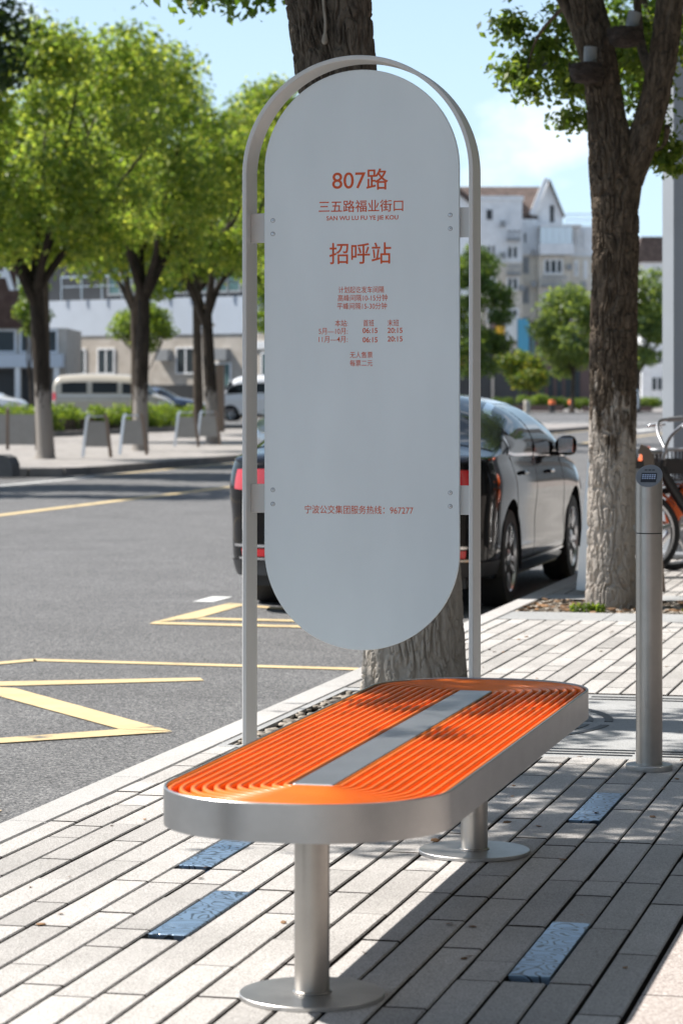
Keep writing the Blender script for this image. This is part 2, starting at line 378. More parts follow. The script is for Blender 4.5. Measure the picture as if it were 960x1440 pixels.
def leaves(name, clusters, n, size, material, parent=None, seed=1, shell=.55, droop=.3, flat=1.):
    """many separate leaf faces spread through the clusters (cx,cy,cz,rx,ry,rz)"""
    g = np.random.default_rng(seed); C = np.array(clusters, float)
    vol = (C[:, 3] * C[:, 4] * C[:, 5]) ** .75; idx = g.choice(len(C), n, p=vol / vol.sum())
    d = g.normal(size=(n, 3)); d /= np.linalg.norm(d, axis=1)[:, None]
    r = (shell + (1 - shell) * g.random(n)) * (1 + .12 * g.normal(size=n)); r *= np.where(g.random(n) < .3, g.random(n) ** .5, 1)
    P = C[idx, :3] + d * r[:, None] * C[idx, 3:6]
    nrm = d * .7 + g.normal(size=(n, 3)) * .75 + np.array([0, 0, .55 * flat]); nrm /= np.linalg.norm(nrm, axis=1)[:, None]
    a = g.normal(size=(n, 3)); a[:, 2] -= droop; u = a - nrm * (a * nrm).sum(1)[:, None]; u /= np.linalg.norm(u, axis=1)[:, None]
    w = np.cross(nrm, u); s = size * (.65 + .7 * g.random(n))[:, None]
    V = np.empty((n, 4, 3)); V[:, 0] = P - u * s * .55; V[:, 1] = P + w * s * .32 + nrm * s * .06; V[:, 2] = P + u * s * .55 - nrm * s * .08; V[:, 3] = P - w * s * .32 + nrm * s * .06
    F = np.arange(n * 4).reshape(n, 4)
    return np_mesh(name, V.reshape(-1, 3), F, material, parent)

def vnoise(x, y, seed=0):
    """smooth 2-D value noise, periodic in nothing"""
    def h(i, j): 
        q = np.sin(i * 127.1 + j * 311.7 + seed * 74.7) * 43758.5453
        return q - np.floor(q)
    i, j = np.floor(x), np.floor(y); fx, fy = x - i, y - j; fx = fx * fx * (3 - 2 * fx); fy = fy * fy * (3 - 2 * fy)
    return (h(i, j) * (1 - fx) + h(i + 1, j) * fx) * (1 - fy) + (h(i, j + 1) * (1 - fx) + h(i + 1, j + 1) * fx) * fy

def bark_stem(name, path, rad, material, parent, na=160, nl=420, depth=.014, cells=24, vs_=9., seed=0, flare=None):
    """tapered stem with true furrowed bark relief"""
    P = np.array(path, float); Rr = np.array(rad, float)
    L_ = np.r_[0, np.cumsum(np.linalg.norm(np.diff(P, axis=0), axis=1))]
    t = np.linspace(0, L_[-1], nl)
    def sm(vals):  # catmull-rom through the points
        out = np.empty((nl,) + vals.shape[1:])
        for k, tt in enumerate(t):
            i = min(max(np.searchsorted(L_, tt) - 1, 0), len(L_) - 2); f = (tt - L_[i]) / (L_[i + 1] - L_[i])
            p0, p1, p2, p3 = vals[max(i - 1, 0)], vals[i], vals[i + 1], vals[min(i + 2, len(vals) - 1)]
            out[k] = .5 * (2 * p1 + (p2 - p0) * f + (2 * p0 - 5 * p1 + 4 * p2 - p3) * f * f + (3 * p1 - p0 - 3 * p2 + p3) * f ** 3)
        return out
    C = sm(P); r0 = sm(Rr[:, None])[:, 0]
    T = np.gradient(C, axis=0); T /= np.linalg.norm(T, axis=1)[:, None]
    u = np.cross(T, np.array([0, 1, 0.])); u /= np.linalg.norm(u, axis=1)[:, None]; w = np.cross(T, u)
    a = np.linspace(0, 2 * math.pi, na, endpoint=False); A, TT = np.meshgrid(a, t)
    ang = A / (2 * math.pi) * cells
    warp = 1.0 * (vnoise(ang * .35, TT * vs_ * .3, seed) - .5) * 2
    wrapped = np.mod(ang + warp, cells)
    n1 = vnoise(wrapped, TT * vs_ * .35, seed + 1); n2 = vnoise(wrapped * 2.1, TT * vs_ * 1.1, seed + 2); n3 = vnoise(ang * 5, TT * vs_ * 4, seed + 3)
    ss = lambda lo, hi, x: (lambda q: q * q * (3 - 2 * q))(np.clip((x - lo) / (hi - lo), 0, 1))
    ridge = ss(.0, .34, np.abs(n1 * 2 - 1)) * (.55 + .45 * ss(.0, .3, np.abs(n2 * 2 - 1))) + .22 * (n3 - .5)
    seam = np.clip(1 - np.minimum(A, 2 * math.pi - A) / .12, 0, 1)    # blends the noise seam (kept at the back)
    ridge = ridge * (1 - seam) + .5 * seam
    rr = r0[:, None] * (1 + .05 * (vnoise(np.cos(A) * 1.2 + 5, TT * 1.3, seed + 6) - .5) * 2) + depth * (ridge - .6)
    if flare: rr = rr * (1 + flare * np.exp(-TT / .14) * (1 + .25 * np.cos(A * 5 + 1)))
    V = C[:, None, :] + (u[:, None, :] * np.cos(A)[..., None] + w[:, None, :] * np.sin(A)[..., None]) * rr[..., None]
    I = np.arange(nl * na).reshape(nl, na); J = np.roll(I, -1, axis=1)
    F = np.stack([I[:-1], J[:-1], J[1:], I[1:]], -1).reshape(-1, 4)
    return np_mesh(name, V.reshape(-1, 3), F, material, parent, True)

def spline(pts, n=24):
    P = [Vector(p) for p in pts]; out = []
    for i in range(len(P) - 1):
        p0, p1, p2, p3 = P[max(i - 1, 0)], P[i], P[i + 1], P[min(i + 2, len(P) - 1)]
        for k in range(n):
            f = k / n; out.append(.5 * (2 * p1 + (p2 - p0) * f + (2 * p0 - 5 * p1 + 4 * p2 - p3) * f * f + (3 * p1 - p0 - 3 * p2 + p3) * f ** 3))
    return out + [P[-1]]

def pch(xs, ys):
    """smooth curve through (xs, ys)"""
    xs = np.array(xs, float); ys = np.array(ys, float); d = np.diff(ys) / np.diff(xs); m = np.r_[d[0], np.where(d[:-1] * d[1:] > 0, 2 * d[:-1] * d[1:] / np.where(d[:-1] + d[1:] == 0, 1, d[:-1] + d[1:]), 0), d[-1]]
    def f(x):
        x = np.clip(x, xs[0], xs[-1]); i = np.clip(np.searchsorted(xs, x) - 1, 0, len(xs) - 2); h = xs[i + 1] - xs[i]; t = (x - xs[i]) / h
        return (2 * t ** 3 - 3 * t ** 2 + 1) * ys[i] + (t ** 3 - 2 * t ** 2 + t) * h * m[i] + (-2 * t ** 3 + 3 * t ** 2) * ys[i + 1] + (t ** 3 - t ** 2) * h * m[i + 1]
    return f

def stadium(cx, cy, hx, hy, r, n=14):
    """rounded rectangle outline, counter-clockwise, as (x, y)"""
    o = []
    for qx, qy, a0 in ((1, 1, 0), (-1, 1, 90), (-1, -1, 180), (1, -1, 270)):
        for k in range(n + 1):
            a = R(a0 + 90 * k / n); o.append((cx + qx * (hx - r) + r * math.cos(a), cy + qy * (hy - r) + r * math.sin(a)))
    return o

# ------------------------------------------------------------------ ground, road, pavements
ZR = -.13
def sheet(name, poly, z, m, kind='structure'):
    b = MB(); b.face([b.vert((x, y, z)) for x, y in poly]); o = b.build(name, m); tag(o, kind=kind); return o

sheet('ground', [(-900, -60), (400, -60), (400, 1200), (-900, 1200)], ZR - .03, 'asphalt')
sheet('road', [(-15.7, -20), (-2.9, -20), (-2.9, 118), (-15.7, 118)], ZR, 'asphalt')

def line(b, pts, w, z):
    """painted strip of constant width along a polyline, corners mitred"""
    P = [Vector((x, y, 0)) for x, y in pts]; Lr, Rr = [], []
    for i, p in enumerate(P):
        d0 = (P[i] - P[i - 1]).normalized() if i else (P[1] - P[0]).normalized(); d1 = (P[i + 1] - P[i]).normalized() if i < len(P) - 1 else d0
        n0 = Vector((-d0.y, d0.x, 0)); n1 = Vector((-d1.y, d1.x, 0)); m_ = (n0 + n1); m_ = m_ / max(m_.length_squared, .12) * 2 if m_.length > .3 else n0
        off = m_ * (w / 2) 
        Lr.append(p + off); Rr.append(p - off)
    for i in range(len(P) - 1):
        b.quad((Rr[i].x, Rr[i].y, z), (Rr[i + 1].x, Rr[i + 1].y, z), (Lr[i + 1].x, Lr[i + 1].y, z), (Lr[i].x, Lr[i].y, z))
b = MB()
z = ZR + .004
def poly(b, pts, zz): b.face([b.vert((x, y, zz)) for x, y in pts])
# bus-stop zigzag, the pieces seen beside the bench
poly(b, [(-5.75, 12.95), (-5.08, 14.13), (-5.02, 14.02), (-5.25, 13.62), (-5.60, 12.95)], z)
poly(b, [(-5.08, 14.13), (-3.02, 14.04), (-3.02, 13.93), (-5.04, 14.01)], z)
poly(b, [(-5.6, 12.62), (-3.92, 13.38), (-3.86, 13.25), (-4.70, 12.80), (-5.6, 12.40)], z + .0005)
poly(b, [(-4.656, 12.687), (-3.414, 11.231), (-3.656, 11.249), (-4.994, 12.774)], z + .001)
poly(b, [(-4.18, 10.693), (-3.652, 11.238), (-3.403, 11.208), (-4.126, 10.553)], z + .0015)
poly(b, [(-5.16, 16.55), (-5.12, 18.18), (-4.97, 18.12), (-4.97, 16.9)], z)
poly(b, [(-5.12, 18.18), (-3.3, 17.0), (-3.3, 16.85), (-5.02, 17.98)], z + .0005)
poly(b, [(-5.16, 16.58), (-3.02, 16.46), (-3.02, 16.32), (-5.14, 16.42)], z + .001)
poly(b, [(-4.95, 16.95), (-3.3, 16.9), (-3.3, 16.78), (-4.95, 16.80)], z + .0015)
poly(b, [(-3.34, 8.97), (-4.4, 8.86), (-4.4, 8.72), (-3.34, 8.88)], z)
line(b, [(-3.16, 14.3), (-3.16, 40)], .12, z + .002)
line(b, [(-11.45, -10), (-11.45, 50), (-11.6, 112)], .2, z)
line(b, [(-15.25, 46), (-15.25, 112)], .14, z)
tag(b.build('road_markings', 'road_yellow'), kind='structure')
b = MB()
line(b, [(-15.1, 26), (-15.1, 45)], .15, z)
for k in range(9): line(b, [(-14.6 + k * 1.25, 104), (-14.6 + k * 1.25, 111)], .5, z)
for k in range(12): line(b, [(-27 + k * 1.6, 132), (-24.6 + k * 1.6, 137)], .55, z - .02)
line(b, [(-9.6, 44), (-9.6, 52)], .15, z); line(b, [(-6.0, 44), (-6.0, 60)], .15, z)
line(b, [(-5.4, 18.5), (-5.25, 18.5)], .5, z)
tag(b.build('crosswalk_markings', 'road_white'), kind='structure')

# near pavement: joint bed, strip pavers, kerb, slabs
b = MB(); b.box((-2.95, -3, -.4), (4.2, 120, -.026)); tag(b.build('sidewalk_bed', 'joint_sand'), kind='structure')
rng = random.Random(4)
b = MB(); y = -2.0
while y < 120:
    l = 1.0; b.box((-2.965, y + .002, -.3), (-2.835, y + l - .002, 0), .006); y += l
tag(b.build('kerb', 'kerb_granite'), kind='structure')
PITCH, PL = .104, .6475
TILES = {7: 6.395, 5: 7.345, 16: 6.13, 14: 8.405}
def hole(x0, x1, y0, y1):
    """areas of the pavement that are not strip paving"""
    return (9.86 < y1 and y0 < 11.98) or (15.8 < y1 and y0 < 17.85)
b = MB()
def paver(b, x0, x1, y0, y1, z1=0., k=.0036):
    z1 += rng.uniform(-.0012, .0012)
    i = [b.vert(p) for p in ((x0, y0, -.03), (x1, y0, -.03), (x1, y1, -.03), (x0, y1, -.03), (x0, y0, z1 - k), (x1, y0, z1 - k), (x1, y1, z1 - k), (x0, y1, z1 - k), (x0 + k, y0 + .0018, z1), (x1 - k, y0 + .0018, z1), (x1 - k, y1 - .0018, z1), (x0 + k, y1 - .0018, z1))]
    b.m = 1
    for q in ((0, 1, 5, 4), (1, 2, 6, 5), (2, 3, 7, 6), (3, 0, 4, 7), (4, 5, 9, 8), (6, 7, 11, 10)): b.face([i[k_] for k_ in q])
    b.m = 0
    for q in ((5, 6, 10, 9), (7, 4, 8, 11), (8, 9, 10, 11)): b.face([i[k_] for k_ in q])
strips = [(-2.829, -2.741, -1)] + [(-2.737 + PITCH * k, -2.737 + PITCH * (k + 1), k) for k in range(19)]
for xa, xb, k in strips:
    ph = TILES.get(k, (k % 2) * PL / 2 + rng.uniform(-.04, .04)) % PL
    g0, g1 = xa + rng.uniform(.0028, .0046), xb - rng.uniform(.0028, .0046)
    y = -2 + ph
    while y < 110:
        if k in TILES and abs(y - TILES[k]) < .1: y += PL; continue
        segs = [(y + .0034, y + PL - .0034)]
        if rng.random() < .3: c_ = y + rng.choice((.22, .33, .43)); segs = [(y + .0034, c_ - .003), (c_ + .003, y + PL - .0022)]
        for s0, s1 in segs:
            for lo, hi in ((9.86, 11.98), (15.8, 17.85)):       # cut at the tree-pit bands
                if s0 < lo < s1: s1 = lo - .004
                if s0 < hi < s1: s0 = hi + .004
            if s1 - s0 > .04 and not any(lo - .01 <= s0 and s1 <= hi + .01 for lo, hi in ((9.86, 11.98), (15.8, 17.85))): paver(b, g0 + rng.uniform(-.0012, .0012), g1 + rng.uniform(-.0012, .0012), s0, s1)
        y += PL
tag(b.build('sidewalk', ['granite', 'joint_sand']), kind='structure')
b = MB()
for j in range(110):
    for i in range(5):
        x0 = -.753 + i * .9; y0 = -2 + j * 1.0; paver(b, x0 + .002, x0 + .897, y0, y0 + .997)
tag(b.build('sidewalk_slabs', ['pink_granite', 'joint_sand']), kind='structure')
# stone surround of the tree pits
b = MB()
def slab_row(x0, x1, y0, y1, w):
    x = x0
    while x < x1 - .01: paver(b, x + .002, min(x + w, x1) - .002, y0, y1); x += w
slab_row(-2.829, -.76, 15.81, 16.38, .62); slab_row(-2.829, -.76, 17.42, 17.84, .62)
tag(b.build('tree_pit_border', ['slab_stone', 'joint_sand']), kind='structure')
b = MB(); b.box((-2.829, 16.384, -.1), (-.76, 17.416, -.016)); tag(b.build('tree_pit_soil', 'gravel_bed'), kind='structure')
b = MB(); b.box((-2.829, 9.88, -.1), (-2.0, 11.96, -.03)); tag(b.build('tree_pit_gravel', 'gravel_bed'), kind='structure')

def scatter(name, x0, x1, y0, y1, n, s0, s1, m, zz, seed, flat=.6):
    r = random.Random(seed); b = MB()
    for _ in range(n):
        c = Vector((r.uniform(x0, x1), r.uniform(y0, y1), zz)); s = r.uniform(s0, s1); rings = []
        rot = Matrix.Rotation(r.uniform(0, 6.3), 3, 'Z') @ Matrix.Rotation(r.uniform(-.5, .5), 3, 'X')
        j = [r.uniform(.75, 1.2) for _ in range(6)]
        for h, q in ((-.5, .5), (-.2, .95), (.25, .9), (.5, .4)):
            rings.append([c + rot @ Vector((s * q * j[k] * math.cos(k * math.pi / 3), s * .7 * q * j[k] * math.sin(k * math.pi / 3), s * flat * h)) for k in range(6)])
        b.loft(rings)
    return b.build(name, m, smooth=True)
tag(scatter('pebbles', -2.80, -2.42, 9.92, 11.92, 420, .016, .036, 'pebble', -.012, 3), 'pale pebbles filling the tree pit behind the orange bench', 'pebbles', kind='stuff')
tag(scatter('gravel', -2.82, -.8, 16.39, 17.41, 700, .01, .026, 'pebble', -.006, 5), 'loose gravel in the tree pit by the right tree', 'gravel', kind='stuff')
tag(scatter('fallen_leaves', -2.82, -.8, 16.39, 17.41, 260, .015, .035, 'dry_leaf', .002, 8, .12), 'dry brown leaves lying in the right tree pit', 'fallen leaves', kind='stuff')
tag(scatter('leaf_litter', -2.7, -.8, 6.2, 15.6, 120, .006, .017, 'dry_leaf', .003, 21, .15), 'small dry bits of leaf scattered over the paving around the bench', 'litter', kind='stuff')
lw = leaves('weeds', [(-2.45 + .05 * k, 16.42 + .02 * (k % 3), .02, .04, .03, .035) for k in range(4)] + [(-1.75, 16.45, .02, .06, .03, .03)], 380, .022, 'leaf_bright', seed=3)
tag(lw, 'tiny green weeds at the foot of the right tree', 'weeds', kind='stuff')

# tree grate: stone panels with slots round the front tree
g = empty('tree_grate', (-2.3, 10.92, 0), 0, 'grey stone tree grate with curved and straight slots behind the orange bench', 'tree grate')
b = MB()
def ringpanel(b, a0, a1, r0, r1, z0, z1, n=24):
    lo = []; 
    pts0 = [(r0 * math.cos(a0 + (a1 - a0) * k / n), r0 * math.sin(a0 + (a1 - a0) * k / n)) for k in range(n + 1)]
    pts1 = [(r1 * math.cos(a0 + (a1 - a0) * k / n), r1 * math.sin(a0 + (a1 - a0) * k / n)) for k in range(n + 1)]
    b.loft([[(*pts0[k], z0), (*pts1[k], z0), (*pts1[k], z1), (*pts0[k], z1)] for k in range(n + 1)])
b.box((-.12, -1.05, -.028), (1.54, 1.05, -.004)); o = b.build('slab', 'slab_stone', g)
b = MB()
for k, rr_ in enumerate((.54, .62, .70, .78)):
    for q in range(4):
        a0 = R(-88 + q * 46); ringpanel(b, a0, a0 + R(38), rr_, rr_ + .035, -.004, -.0015)
for yy in (-.97, -.9, -.83, .84, .93):
    for q in range(3): b.box((.10 + q * .5, yy, -.004), (.52 + q * .5, yy + .025, -.0015))
b.build('slot', 'black_plastic', g)
b = MB(); b.box((-.53, -1.05, -.02), (-.50, 1.05, -.002)); b.box((-.50, -1.05, -.02), (-.12, -1.0, -.002)); b.box((-.50, .95, -.02), (-.12, 1.05, -.002)); b.build('frame', 'slab_stone', g)
b = MB()
for k in range(14): b.box((-.44 + .0, -1.0 + .045 * k, -.02), (-.14, -.98 + .045 * k, -.006))
b.build('grille', 'disc_steel', g)

# relief tiles set in the paving
TL = {7: 'blue relief metal tile in the sunlit paving left of the front bench pole', 5: 'blue metal paving tile half hidden under the left end of the bench rim', 16: 'dark blue patterned metal tile lying in the bench shadow at bottom right', 14: 'swirl patterned metal tile set in the paving in front of the steel bollard'}
for k, y0 in TILES.items():
    xa = -2.737 + PITCH * k
    b = MB(); b.box((-.048, 0, -.02), (.048, PL - .006, .0005), .0015)
    tag(b.build('relief_tile', 'relief_metal', loc=(xa + PITCH / 2, y0 + .003, 0)), TL[k], 'paving tile', 'metal relief tiles in the paving')

# far side: kerb, pavement, car park
b = MB(); b.box((-34, 46.5, -.4), (-15.78, 118, -.004)); tag(b.build('far_sidewalk', 'far_paving'), kind='structure')
b = MB(); b.box((-15.8, 47.2, -.4), (-15.62, 118, .005), .015)
P = [(-15.71, 47.2), (-15.76, 46.5), (-16.0, 45.95), (-16.5, 45.6), (-17.4, 45.4), (-40, 45.3)]
for p, q in zip(P, P[1:]):
    d = (Vector(q) - Vector(p)).normalized(); n_ = Vector((-d.y, d.x)) * .09
    b.loft([[(p[0] + n_.x, p[1] + n_.y, -.4), (p[0] - n_.x, p[1] - n_.y, -.4), (p[0] - n_.x, p[1] - n_.y, .0), (p[0] + n_.x, p[1] + n_.y, .0)], [(q[0] + n_.x, q[1] + n_.y, -.4), (q[0] - n_.x, q[1] - n_.y, -.4), (q[0] - n_.x, q[1] - n_.y, .003), (q[0] + n_.x, q[1] + n_.y, .003)]])
tag(b.build('far_kerb', 'kerb_far'), kind='structure')
b = MB(); b.face([b.vert(p) for p in ((-15.85, 46.5, -.006), (-16.1, 46.0, -.006), (-16.6, 45.75, -.006), (-17.4, 45.5, -.006), (-40, 45.4, -.006), (-40, 46.5, -.006))]); tag(b.build('far_sidewalk_corner', 'far_paving'), kind='structure')
b = MB(); b.box((-80, 46.5, -.4), (-34.0, 150, .0)); b.box((-34, 99.0, -.4), (-26, 150, .12)); tag(b.build('parking_lot', 'asphalt'), kind='structure')
sheet('plaza', [(-160, 205), (40, 205), (40, 420), (-160, 420)], ZR + .02, 'far_paving')
b = MB(); b.box((-27.9, 58, -.1), (-27.75, 98, .16)); b.box((-29.8, 57.85, -.1), (-27.75, 58, .16)); tag(b.build('planter_kerb', 'kerb_far'), kind='structure')

# ------------------------------------------------------------------ the bench
BX, BY0, BY1 = -1.447, 5.50, 8.08
BC = (BY0 + BY1) / 2; HX, HY = .318, (BY1 - BY0) / 2
bench = empty('bench', (BX, BC, 0), 0, 'long orange slatted bench with rounded ends and brushed steel rim', 'bench')
ZT, ZB = .468, .386
b = MB(); out = stadium(0, 0, HX, HY, .285, 18); inn = stadium(0, 0, HX - .007, HY - .007, .278, 18)
k = .0018
out2 = stadium(0, 0, HX - k, HY - k, .285 - k, 18); inn2 = stadium(0, 0, HX - .007 + k, HY - .007 + k, .278 + k, 18)
b.loft([[(x, y, ZB) for x, y in inn], [(x, y, ZB) for x, y in out], [(x, y, ZT - k) for x, y in out], [(x, y, ZT) for x, y in out2], [(x, y, ZT) for x, y in inn2], [(x, y, ZT - k) for x, y in inn], [(x, y, ZB) for x, y in inn]], True, False)
b.build('rim', 'rim_steel', bench, smooth=35)
nb = 11; sw, sl = .047, HY - .318 + .0          # half width and half length of the centre strip
for i in range(nb):
    off = .016 + i * (HX - .007 - .012 - sw - .016) / (nb - 1)
    pts = [(x, y, ZT - .012) for x, y in stadium(0, 0, sw + off, sl + off * (HY - sl - .02) / (HX - sw - .02), max(.012, .012 + off * .92), 10)]
    b = MB(); 
    n_p = len(pts); rings = []
    for q in range(n_p):
        p, d = Vector(pts[q]), (Vector(pts[(q + 1) % n_p]) - Vector(pts[q - 1])).normalized(); nn_ = Vector((d.y, -d.x, 0))
        rings.append([p + nn_ * u_ + Vector((0, 0, v_)) for u_, v_ in ((-.005, -.026), (.005, -.026), (.0054, .002), (.0044, .0058), (.0018, .0078), (-.0018, .0078), (-.0044, .0058), (-.0054, .002))])
    b.loft(rings + [rings[0]], True, False); b.build('seat_bar', 'orange_bar', bench, smooth=True)
b = MB(); so_ = stadium(0, 0, sw, sl, .004, 3); si_ = stadium(0, 0, sw - .002, sl - .002, .004, 3)
b.loft([[(x, y, ZT - .014) for x, y in so_], [(x, y, ZT - .006) for x, y in so_], [(x, y, ZT - .004) for x, y in si_]]); b.build('centre_strip', 'plate_steel', bench)
b = MB(); st = stadium(0, 0, HX - .008, HY - .008, .277, 14); b.loft([[(x, y, ZT - .044) for x, y in st], [(x, y, ZT - .040) for x, y in st]]); b.build('seat_pan', 'dull_steel', bench)
for yy in (5.81 - BC, 7.735 - BC):
    b = MB(); b.lathe([(.0385, .010), (.0385, ZT - .046)], (0, yy, 0), 40); pole = b.build('pole', 'post_steel', bench, smooth=40)
    b = MB(); b.lathe([(.1585, 0.0005), (.1595, .002), (.1595, .010), (.158, .0115), (.05, .012), (.041, .012)], (0, yy, 0), 64); b.build('base_disc', 'disc_steel', pole, smooth=30)
    b = MB(); b.lathe([(.0392, .012), (.044, .0125), (.0405, .016), (.0388, .017)], (0, yy, 0), 40, caps=False); b.build('weld_bead', 'post_steel', pole, smooth=True)
    b = MB(); b.box((-.15, yy - .06, ZT - .052), (.15, yy + .06, ZT - .0455)); b.build('mounting_plate', 'dull_steel', bench)

# ------------------------------------------------------------------ the bus stop sign
SY = 9.25; SXC = -2.145; FW = .4105; SZT = 2.493
sign = empty('bus_stop_sign', (SXC, SY, 0), 0, 'tall grey bus stop sign with red lettering on a pill shaped panel', 'bus stop sign')
fr_t, fr_d = .0155, .145
def arch(hw, zt):
    zc = zt - hw; P = [(-hw, .0), (-hw, zc * .5)]
    P += [(hw * math.cos(math.pi - math.pi * k / 64), zc + hw * math.sin(math.pi - math.pi * k / 64)) for k in range(65)]
    return P + [(hw, zc * .5), (hw, 0)]
o_, i_ = arch(FW, SZT), arch(FW - fr_t, SZT - fr_t)
k = .0022
o2, i2 = arch(FW - k, SZT - k), arch(FW - fr_t + k, SZT - fr_t + k)
b = MB()
b.loft([[(o2[j][0], 0, o2[j][1]), (o_[j][0], k, o_[j][1]), (o_[j][0], fr_d - k, o_[j][1]), (o2[j][0], fr_d, o2[j][1]), (i2[j][0], fr_d, i2[j][1]), (i_[j][0], fr_d - k, i_[j][1]), (i_[j][0], k, i_[j][1]), (i2[j][0], 0, i2[j][1])] for j in range(len(o_))])
b.build('frame', 'frame_paint', sign, smooth=32)
PYF = .040                                          # front of the panel behind the frame's front edge
def pz(py): return 1.32 - (py - 553) / 3850 * 9.525          # heights read off the photo at the panel's distance
pw, pz1, pz0, pxc = .3475, 2.447, .425, -2.1305 - SXC - .008
def pill(hw, z0, z1, cx=0):
    P = []
    for s, zc, a0 in ((1, z1 - hw, 0), (-1, z0 + hw, math.pi)):
        P += [(cx + hw * math.cos(a0 + math.pi * k / 48), zc + hw * math.sin(a0 + math.pi * k / 48)) for k in range(49)]
    return P
b = MB(); A, B_ = pill(pw, pz0, pz1, pxc), pill(pw - .002, pz0 + .002, pz1 - .002, pxc)
b.loft([[(x, PYF, z_) for x, z_ in B_], [(x, PYF + .002, z_) for x, z_ in A], [(x, PYF + .016, z_) for x, z_ in A], [(x, PYF + .018, z_) for x, z_ in B_]])
panel = b.build('panel', 'sign_paint', sign, smooth=30)
for s in (-1, 1):
    for (ya, yb) in ((297 + (-4 if s > 0 else 0), 339 + (-4 if s > 0 else 0)), (682, 723)):
        b = MB(); x0, x1 = (-FW + fr_t, pxc - pw + .06) if s < 0 else (pxc + pw - .06, FW - fr_t)
        b.box((x0, PYF + .020, pz(yb)), (x1, PYF + .027, pz(ya)), .0015); b.build('bracket', 'frame_paint', sign)
for sx, ys in ((-1, (308, 327, 690, 710)), (1, (304, 323, 692, 711))):
    for yy in ys:
        cx = pxc + sx * (pw - .031)
        b = MB(); b.lathe([(.0012, -.001), (.0034, -.0012), (.0062, -.0008), (.0064, .001)], (cx, PYF, pz(yy)), 20, 'y'); sc_ = b.build('screw', 'alloy', panel, smooth=True)
        b = MB(); b.lathe([(.0018, -.0016), (.0018, -.001)], (cx, PYF, pz(yy)), 6, 'y'); b.build('socket', 'black_plastic', sc_)
        b = MB(); b.lathe([(.0066, -.0004), (.0078, -.0003), (.0078, .001)], (cx, PYF, pz(yy)), 20, 'y'); b.build('washer', 'grey_plastic', sc_)
bpy.context.view_layer.update()

def lettering(text, x0, x1, z0, z1, y, parent, material, name='lettering', ext=.0004, weight=0., axis='y'):
    """text fitted to the box x0..x1, z0..z1 on the plane y (facing -y)"""
    cu = bpy.data.curves.new(name, 'FONT'); cu.body = text; cu.size = 1.0; cu.resolution_u = 6; cu.offset = weight
    t = bpy.data.objects.new(name, cu); COL.objects.link(t)
    dg = bpy.context.evaluated_depsgraph_get(); me = bpy.data.meshes.new_from_object(t.evaluated_get(dg))
    COL.objects.unlink(t); bpy.data.objects.remove(t)
    co = np.empty(len(me.vertices) * 3, np.float32); me.vertices.foreach_get('co', co); co = co.reshape(-1, 3)
    lo, hi = co.min(0), co.max(0); sx, sz = (x1 - x0) / (hi[0] - lo[0]), (z1 - z0) / (hi[1] - lo[1])
    out = np.stack([x0 + (co[:, 0] - lo[0]) * sx, np.full(len(co), y - ext), z0 + (co[:, 1] - lo[1]) * sz], 1)
    me.vertices.foreach_set('co', out.astype(np.float32).ravel()); me.materials.clear(); me.materials.append(M[material]); me.update()
    o = bpy.data.objects.new(name, me); COL.objects.link(o); o.parent = parent
    return o
def px_x(px): return (px - 507.6) * (2 * pw) / 274.5 + pxc
for txt, xa, xb, ya, yb in (('807路', 467, 546, 237, 267), ('三五路福业街口', 448, 567, 281, 298), ('SAN WU LU FU YE JIE KOU', 459, 560, 303, 311), ('招呼站', 463, 550, 341, 371),
                            ('计划起讫发车间隔', 476, 540, 402.5, 412), ('高峰间隔10-15分钟', 475, 545, 414, 423.5), ('平峰间隔15-30分钟', 474, 544, 425.5, 435),
                            ('本站:', 471, 489, 449.5, 459), ('首班', 511, 526, 449.5, 459), ('末班', 545, 561, 449.5, 459),
                            ('5月—10月:', 448, 489, 461, 470), ('06:15', 510, 531, 461, 468.5), ('20:15', 545, 566, 461, 468.5),
                            ('11月—4月:', 448, 489, 472.5, 481.5), ('06:15', 510, 531, 474, 481.5), ('20:15', 545, 566, 473, 480.5),
                            ('无人售票', 492, 524, 494.5, 503.5), ('每票二元', 492, 524, 506, 515), ('宁波公交集团服务热线：967277', 428, 581, 711, 723)):
    lettering(txt, px_x(xa), px_x(xb), pz(yb), pz(ya), PYF, panel, 'letter_red', weight=.008 if yb - ya > 15 else (.016 if txt[0] in 'S02' else .004))

# ------------------------------------------------------------------ near trees
def limb(b, pts, r0, r1, n=9):
    P = spline(pts, 6); m = len(P); b.tube(P, [r0 + (r1 - r0) * i / (m - 1) for i in range(m)], n)

t1 = empty('street_tree', (-2.32, 10.95, 0), 0, 'leaning brown tree trunk standing directly behind the bus stop sign', 'tree', 'street trees on the near pavement')
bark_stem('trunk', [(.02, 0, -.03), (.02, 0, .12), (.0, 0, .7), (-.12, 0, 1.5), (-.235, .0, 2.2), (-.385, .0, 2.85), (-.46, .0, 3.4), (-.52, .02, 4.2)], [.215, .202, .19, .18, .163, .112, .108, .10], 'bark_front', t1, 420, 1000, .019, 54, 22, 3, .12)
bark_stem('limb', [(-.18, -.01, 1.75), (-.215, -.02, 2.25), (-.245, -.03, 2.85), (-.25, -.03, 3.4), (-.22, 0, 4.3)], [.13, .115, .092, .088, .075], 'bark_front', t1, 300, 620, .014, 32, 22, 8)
b = MB()
limb(b, [(-.42, 0, 3.3), (-.8, .2, 4.0), (-1.4, .1, 4.6), (-1.9, -.4, 5.0)], .10, .03); limb(b, [(-.45, 0, 3.8), (-.2, -.5, 4.6), (.3, -1.0, 5.4)], .09, .03); limb(b, [(-.48, .02, 4.15), (-.6, .4, 5.2), (-.5, .9, 6.4)], .13, .04)
